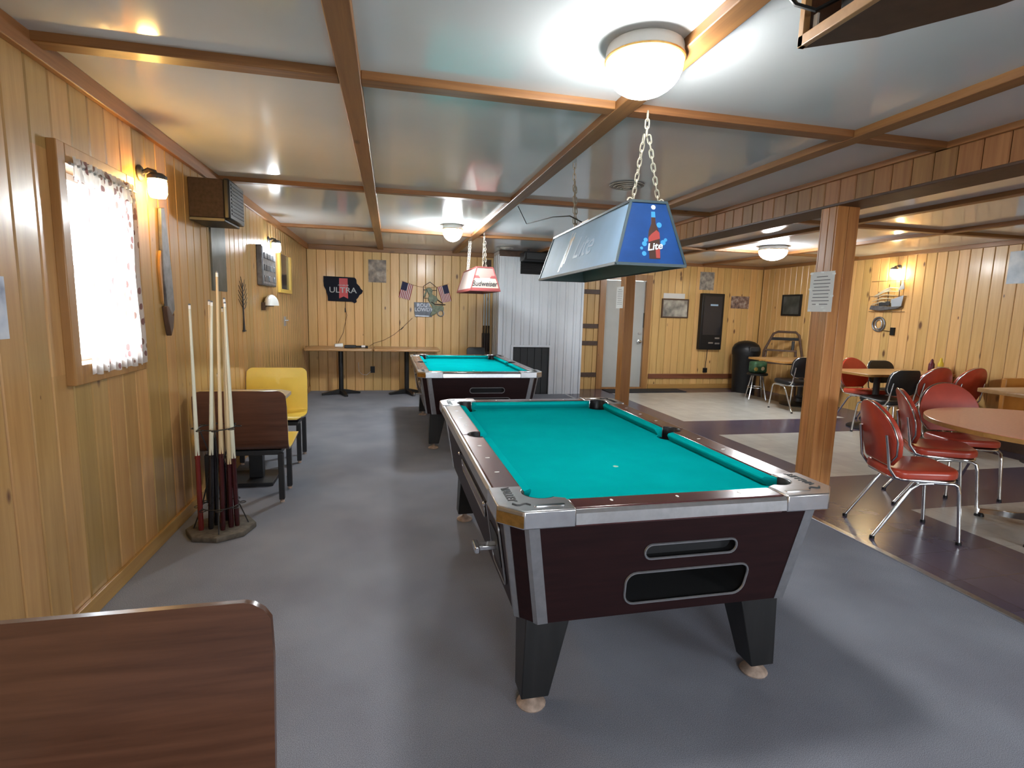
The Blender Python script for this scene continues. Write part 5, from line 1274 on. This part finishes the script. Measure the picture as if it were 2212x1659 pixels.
# right booth table and orange bench
t = thing('booth_table', 'wooden booth table against the right wall', 'table', T(6.38, 3.82, 0))
MB().puck(rrect(-0.66, 0.66, -0.31, 0.31, 0.03, 3), 0.72, 0.76, 0.005, 2).build('table_top', 'tanwood', t)
MB().tube([(0.1, 0.05, 0.03), (0.1, 0.05, 0.72)], 0.04, 12).build('column', 'brushed', t)
MB().lathe([(0.001, 0), (0.24, 0), (0.22, 0.025), (0.05, 0.05), (0.001, 0.05)], 24, X=T(0.1, 0.05, 0)).build('base_disc', 'baseblack', t)
t = thing('booth_bench', 'orange booth bench beyond the wooden booth table', 'bench', T(6.55, 4.50, 0))
MB().bb(0.10, 0.48, 0.0, 0.05, 0.10, 0.80).build('backrest', 'orange', t, bevel=0.01)
MB().bb(0.10, 0.48, -0.36, 0.0, 0.38, 0.44).build('seat', 'orange', t, bevel=0.01)
MB().bb(0.12, 0.46, -0.32, 0.04, 0.0, 0.38).build('plinth', 'darkbrown', t)
# trash bin
t = thing('trash_bin', 'tall black trash bin with domed lid by the back wall', 'trash bin', T(6.46, 8.72, 0))
MB().lathe([(0.001, 0), (0.20, 0), (0.235, 0.70), (0.245, 0.70), (0.245, 0.74), (0.001, 0.74)], 28).build('barrel', 'black', t)
lid = MB().lathe([(0.248, 0.73), (0.25, 0.76), (0.245, 0.82), (0.21, 0.89), (0.14, 0.94), (0.06, 0.96), (0.001, 0.965)], 28).build('dome_lid', 'black', t, smooth=60)
MB().bb(-0.11, 0.09, -0.262, -0.20, 0.775, 0.86).build('swing_flap', 'charcoal', t, bevel=0.01)
# high chair of dark wood
t = thing('high_chair', 'dark wooden high chair frame against the right wall behind far table', 'high chair', T(6.74, 8.12, 0) @ RZ(-48))
pts = [(-0.30, 0.0, 0.80), (-0.17, 0.04, 1.12), (-0.10, 0.05, 1.155), (0.18, 0.05, 1.155), (0.24, 0.04, 1.10), (0.32, 0.0, 0.72)]
MB().tube(pts, 0.021, 8).build('back_hoop', 'darkbrown', t)
MB().bar((-0.2, 0.03, 1.03), (0.24, 0.03, 1.035), 0.025, 0.05).build('back_rail', 'black', t, bevel=0.004)
MB().bb(-0.22, 0.24, -0.24, 0.02, 0.60, 0.63).build('seat', 'darkbrown', t, bevel=0.006)
for a, b in (((-0.30, 0.0, 0.80), (-0.32, 0.03, 0.0)), ((0.32, 0.0, 0.72), (0.34, 0.03, 0.0)), ((-0.22, -0.22, 0.84), (-0.28, -0.26, 0.0)), ((0.24, -0.22, 0.84), (0.30, -0.26, 0.0))):
    MB().tube([a, b], 0.018, 8).build('leg', 'darkbrown', t)
MB().bar((-0.24, -0.24, 0.84), (0.26, -0.24, 0.84), 0.04, 0.03).build('front_rail', 'darkbrown', t, bevel=0.004)
MB().tube([(0.16, 0.0, 0.84), (0.16, 0.02, 1.0)], 0.025, 8).build('spindle', 'charcoal', t)
# green bag with two pale yellow discs on the stool
t = thing('patterned_bag', 'green bag with two pale yellow round patches on stool by far table', 'bag', T(6.17, 7.98, 0.45))
MB().puck(rrect(-0.13, 0.13, -0.09, 0.09, 0.04, 4), 0.0, 0.20, 0.035, 3).build('body', mat('green_patterned_cloth', (0.03, 0.085, 0.04), 0.6, noise=0.6, nscale=14), t, smooth=60)
for x, z, c in ((-0.10, 0.07, (0.50, 0.36, 0.08)), (0.03, 0.08, (0.60, 0.52, 0.32))):
    MB().lathe([(0.001, 0), (0.036, 0), (0.03, 0.012), (0.001, 0.016)], 16, X=T(x, -0.085, z) @ RX(90)).build('patch', mat('pale_yellow_patch', c, 0.6), t)
# dark door mat
t = tag(MB().puck(rrect(3.78, 5.30, 8.72, 9.12, 0.02, 3), 0.0, 0.012, 0.004, 2).build('door_mat', 'rubber', None), 'dark rubber mat lying before the grey door', 'mat')

# ================================================================== RIGHT WALL
slabthing('picture_frame', 'dark framed certificate on right wall left of the boarded post', 'picture', 'right', 8.59, 8.12, 1.44, 1.82, 'p_dark', 0.03, 'black', 0.03)
slabthing('wall_poster', 'pale blue poster cut by the right edge of photo', 'poster', 'right', 4.93, 4.45, 1.865, 2.235, 'p_blue2', 0.005)
t = thing('ship_ornament', 'metal sailing ship wall ornament with sails under golden sconce', 'wall ornament', onwall('right', 6.42, 1.70))
M['sail'] = mat('pale_blue_sail', (0.42, 0.47, 0.55), 0.4, metal=0.4); M['sail_w'] = mat('cream_sail', (0.62, 0.58, 0.45), 0.4, metal=0.3)
MB().prism([(-0.27, -0.14), (-0.10, -0.16), (0.18, -0.13), (0.24, -0.09), (0.10, -0.10), (-0.25, -0.08)], 0.01, 0.06).build('hull', 'iron_grey', t, bevel=0.006)
for k, (x, z0, z1) in enumerate(((-0.16, -0.1, 0.12), (0.0, -0.1, 0.22), (0.17, -0.1, 0.27))): MB().tube([(x, z0, 0.035), (x, z1, 0.035)], 0.006, 6).build('mast', 'darkbrown', t)
for z in (0.27, 0.05, -0.17): MB().tube([(-0.30, z, 0.03), (0.28, z, 0.03)], 0.004, 5).build('rod', 'darkbrown', t)
for z, a, b in ((0.16, -0.10, 0.16), (0.11, -0.18, 0.20), (0.06, -0.22, 0.12), (0.01, -0.26, 0.10), (-0.04, -0.26, 0.08)):
    MB().tube([(a, z - 0.03, 0.03), ((a + b) / 2, z + 0.012, 0.05), (b, z, 0.03)], [0.004, 0.009, 0.005], 6).build('sail_batten', 'sail_w', t)
for pg, m in (([(0.06, 0.0), (0.25, 0.06), (0.23, -0.09), (0.08, -0.10)], 'sail'), ([(0.15, 0.12), (0.25, 0.15), (0.22, 0.27)], 'sail'), ([(-0.24, 0.05), (-0.02, 0.17), (0.05, 0.15), (-0.16, 0.06)], 'sail_w'), ([(-0.13, -0.03), (0.05, -0.02), (0.05, -0.08), (-0.13, -0.09)], 'charcoal')):
    MB().prism(pg, 0.04, 0.048).build('sail', m, t, bevel=0.002)
t = thing('wheel_ornament', 'round dark ship wheel ornament below the metal ship', 'wall ornament', onwall('right', 6.54, 1.345))
MB().tube([(0.10 * math.cos(a * PI / 12), 0.10 * math.sin(a * PI / 12), 0.015) for a in range(24)], 0.013, 6, closed=True).build('rim', 'iron_grey', t)
MB().tube([(0.055 * math.cos(a * PI / 8), 0.07 * math.sin(a * PI / 8), 0.015) for a in range(16)], 0.009, 6, closed=True).build('inner_ring', 'pewter', t)
MB().tube([(0.09, -0.09, 0.012), (0.23, -0.10, 0.012)], 0.004, 5).bb(0.21, 0.27, -0.15, -0.04, 0, 0.03).build('plug', 'black', t)
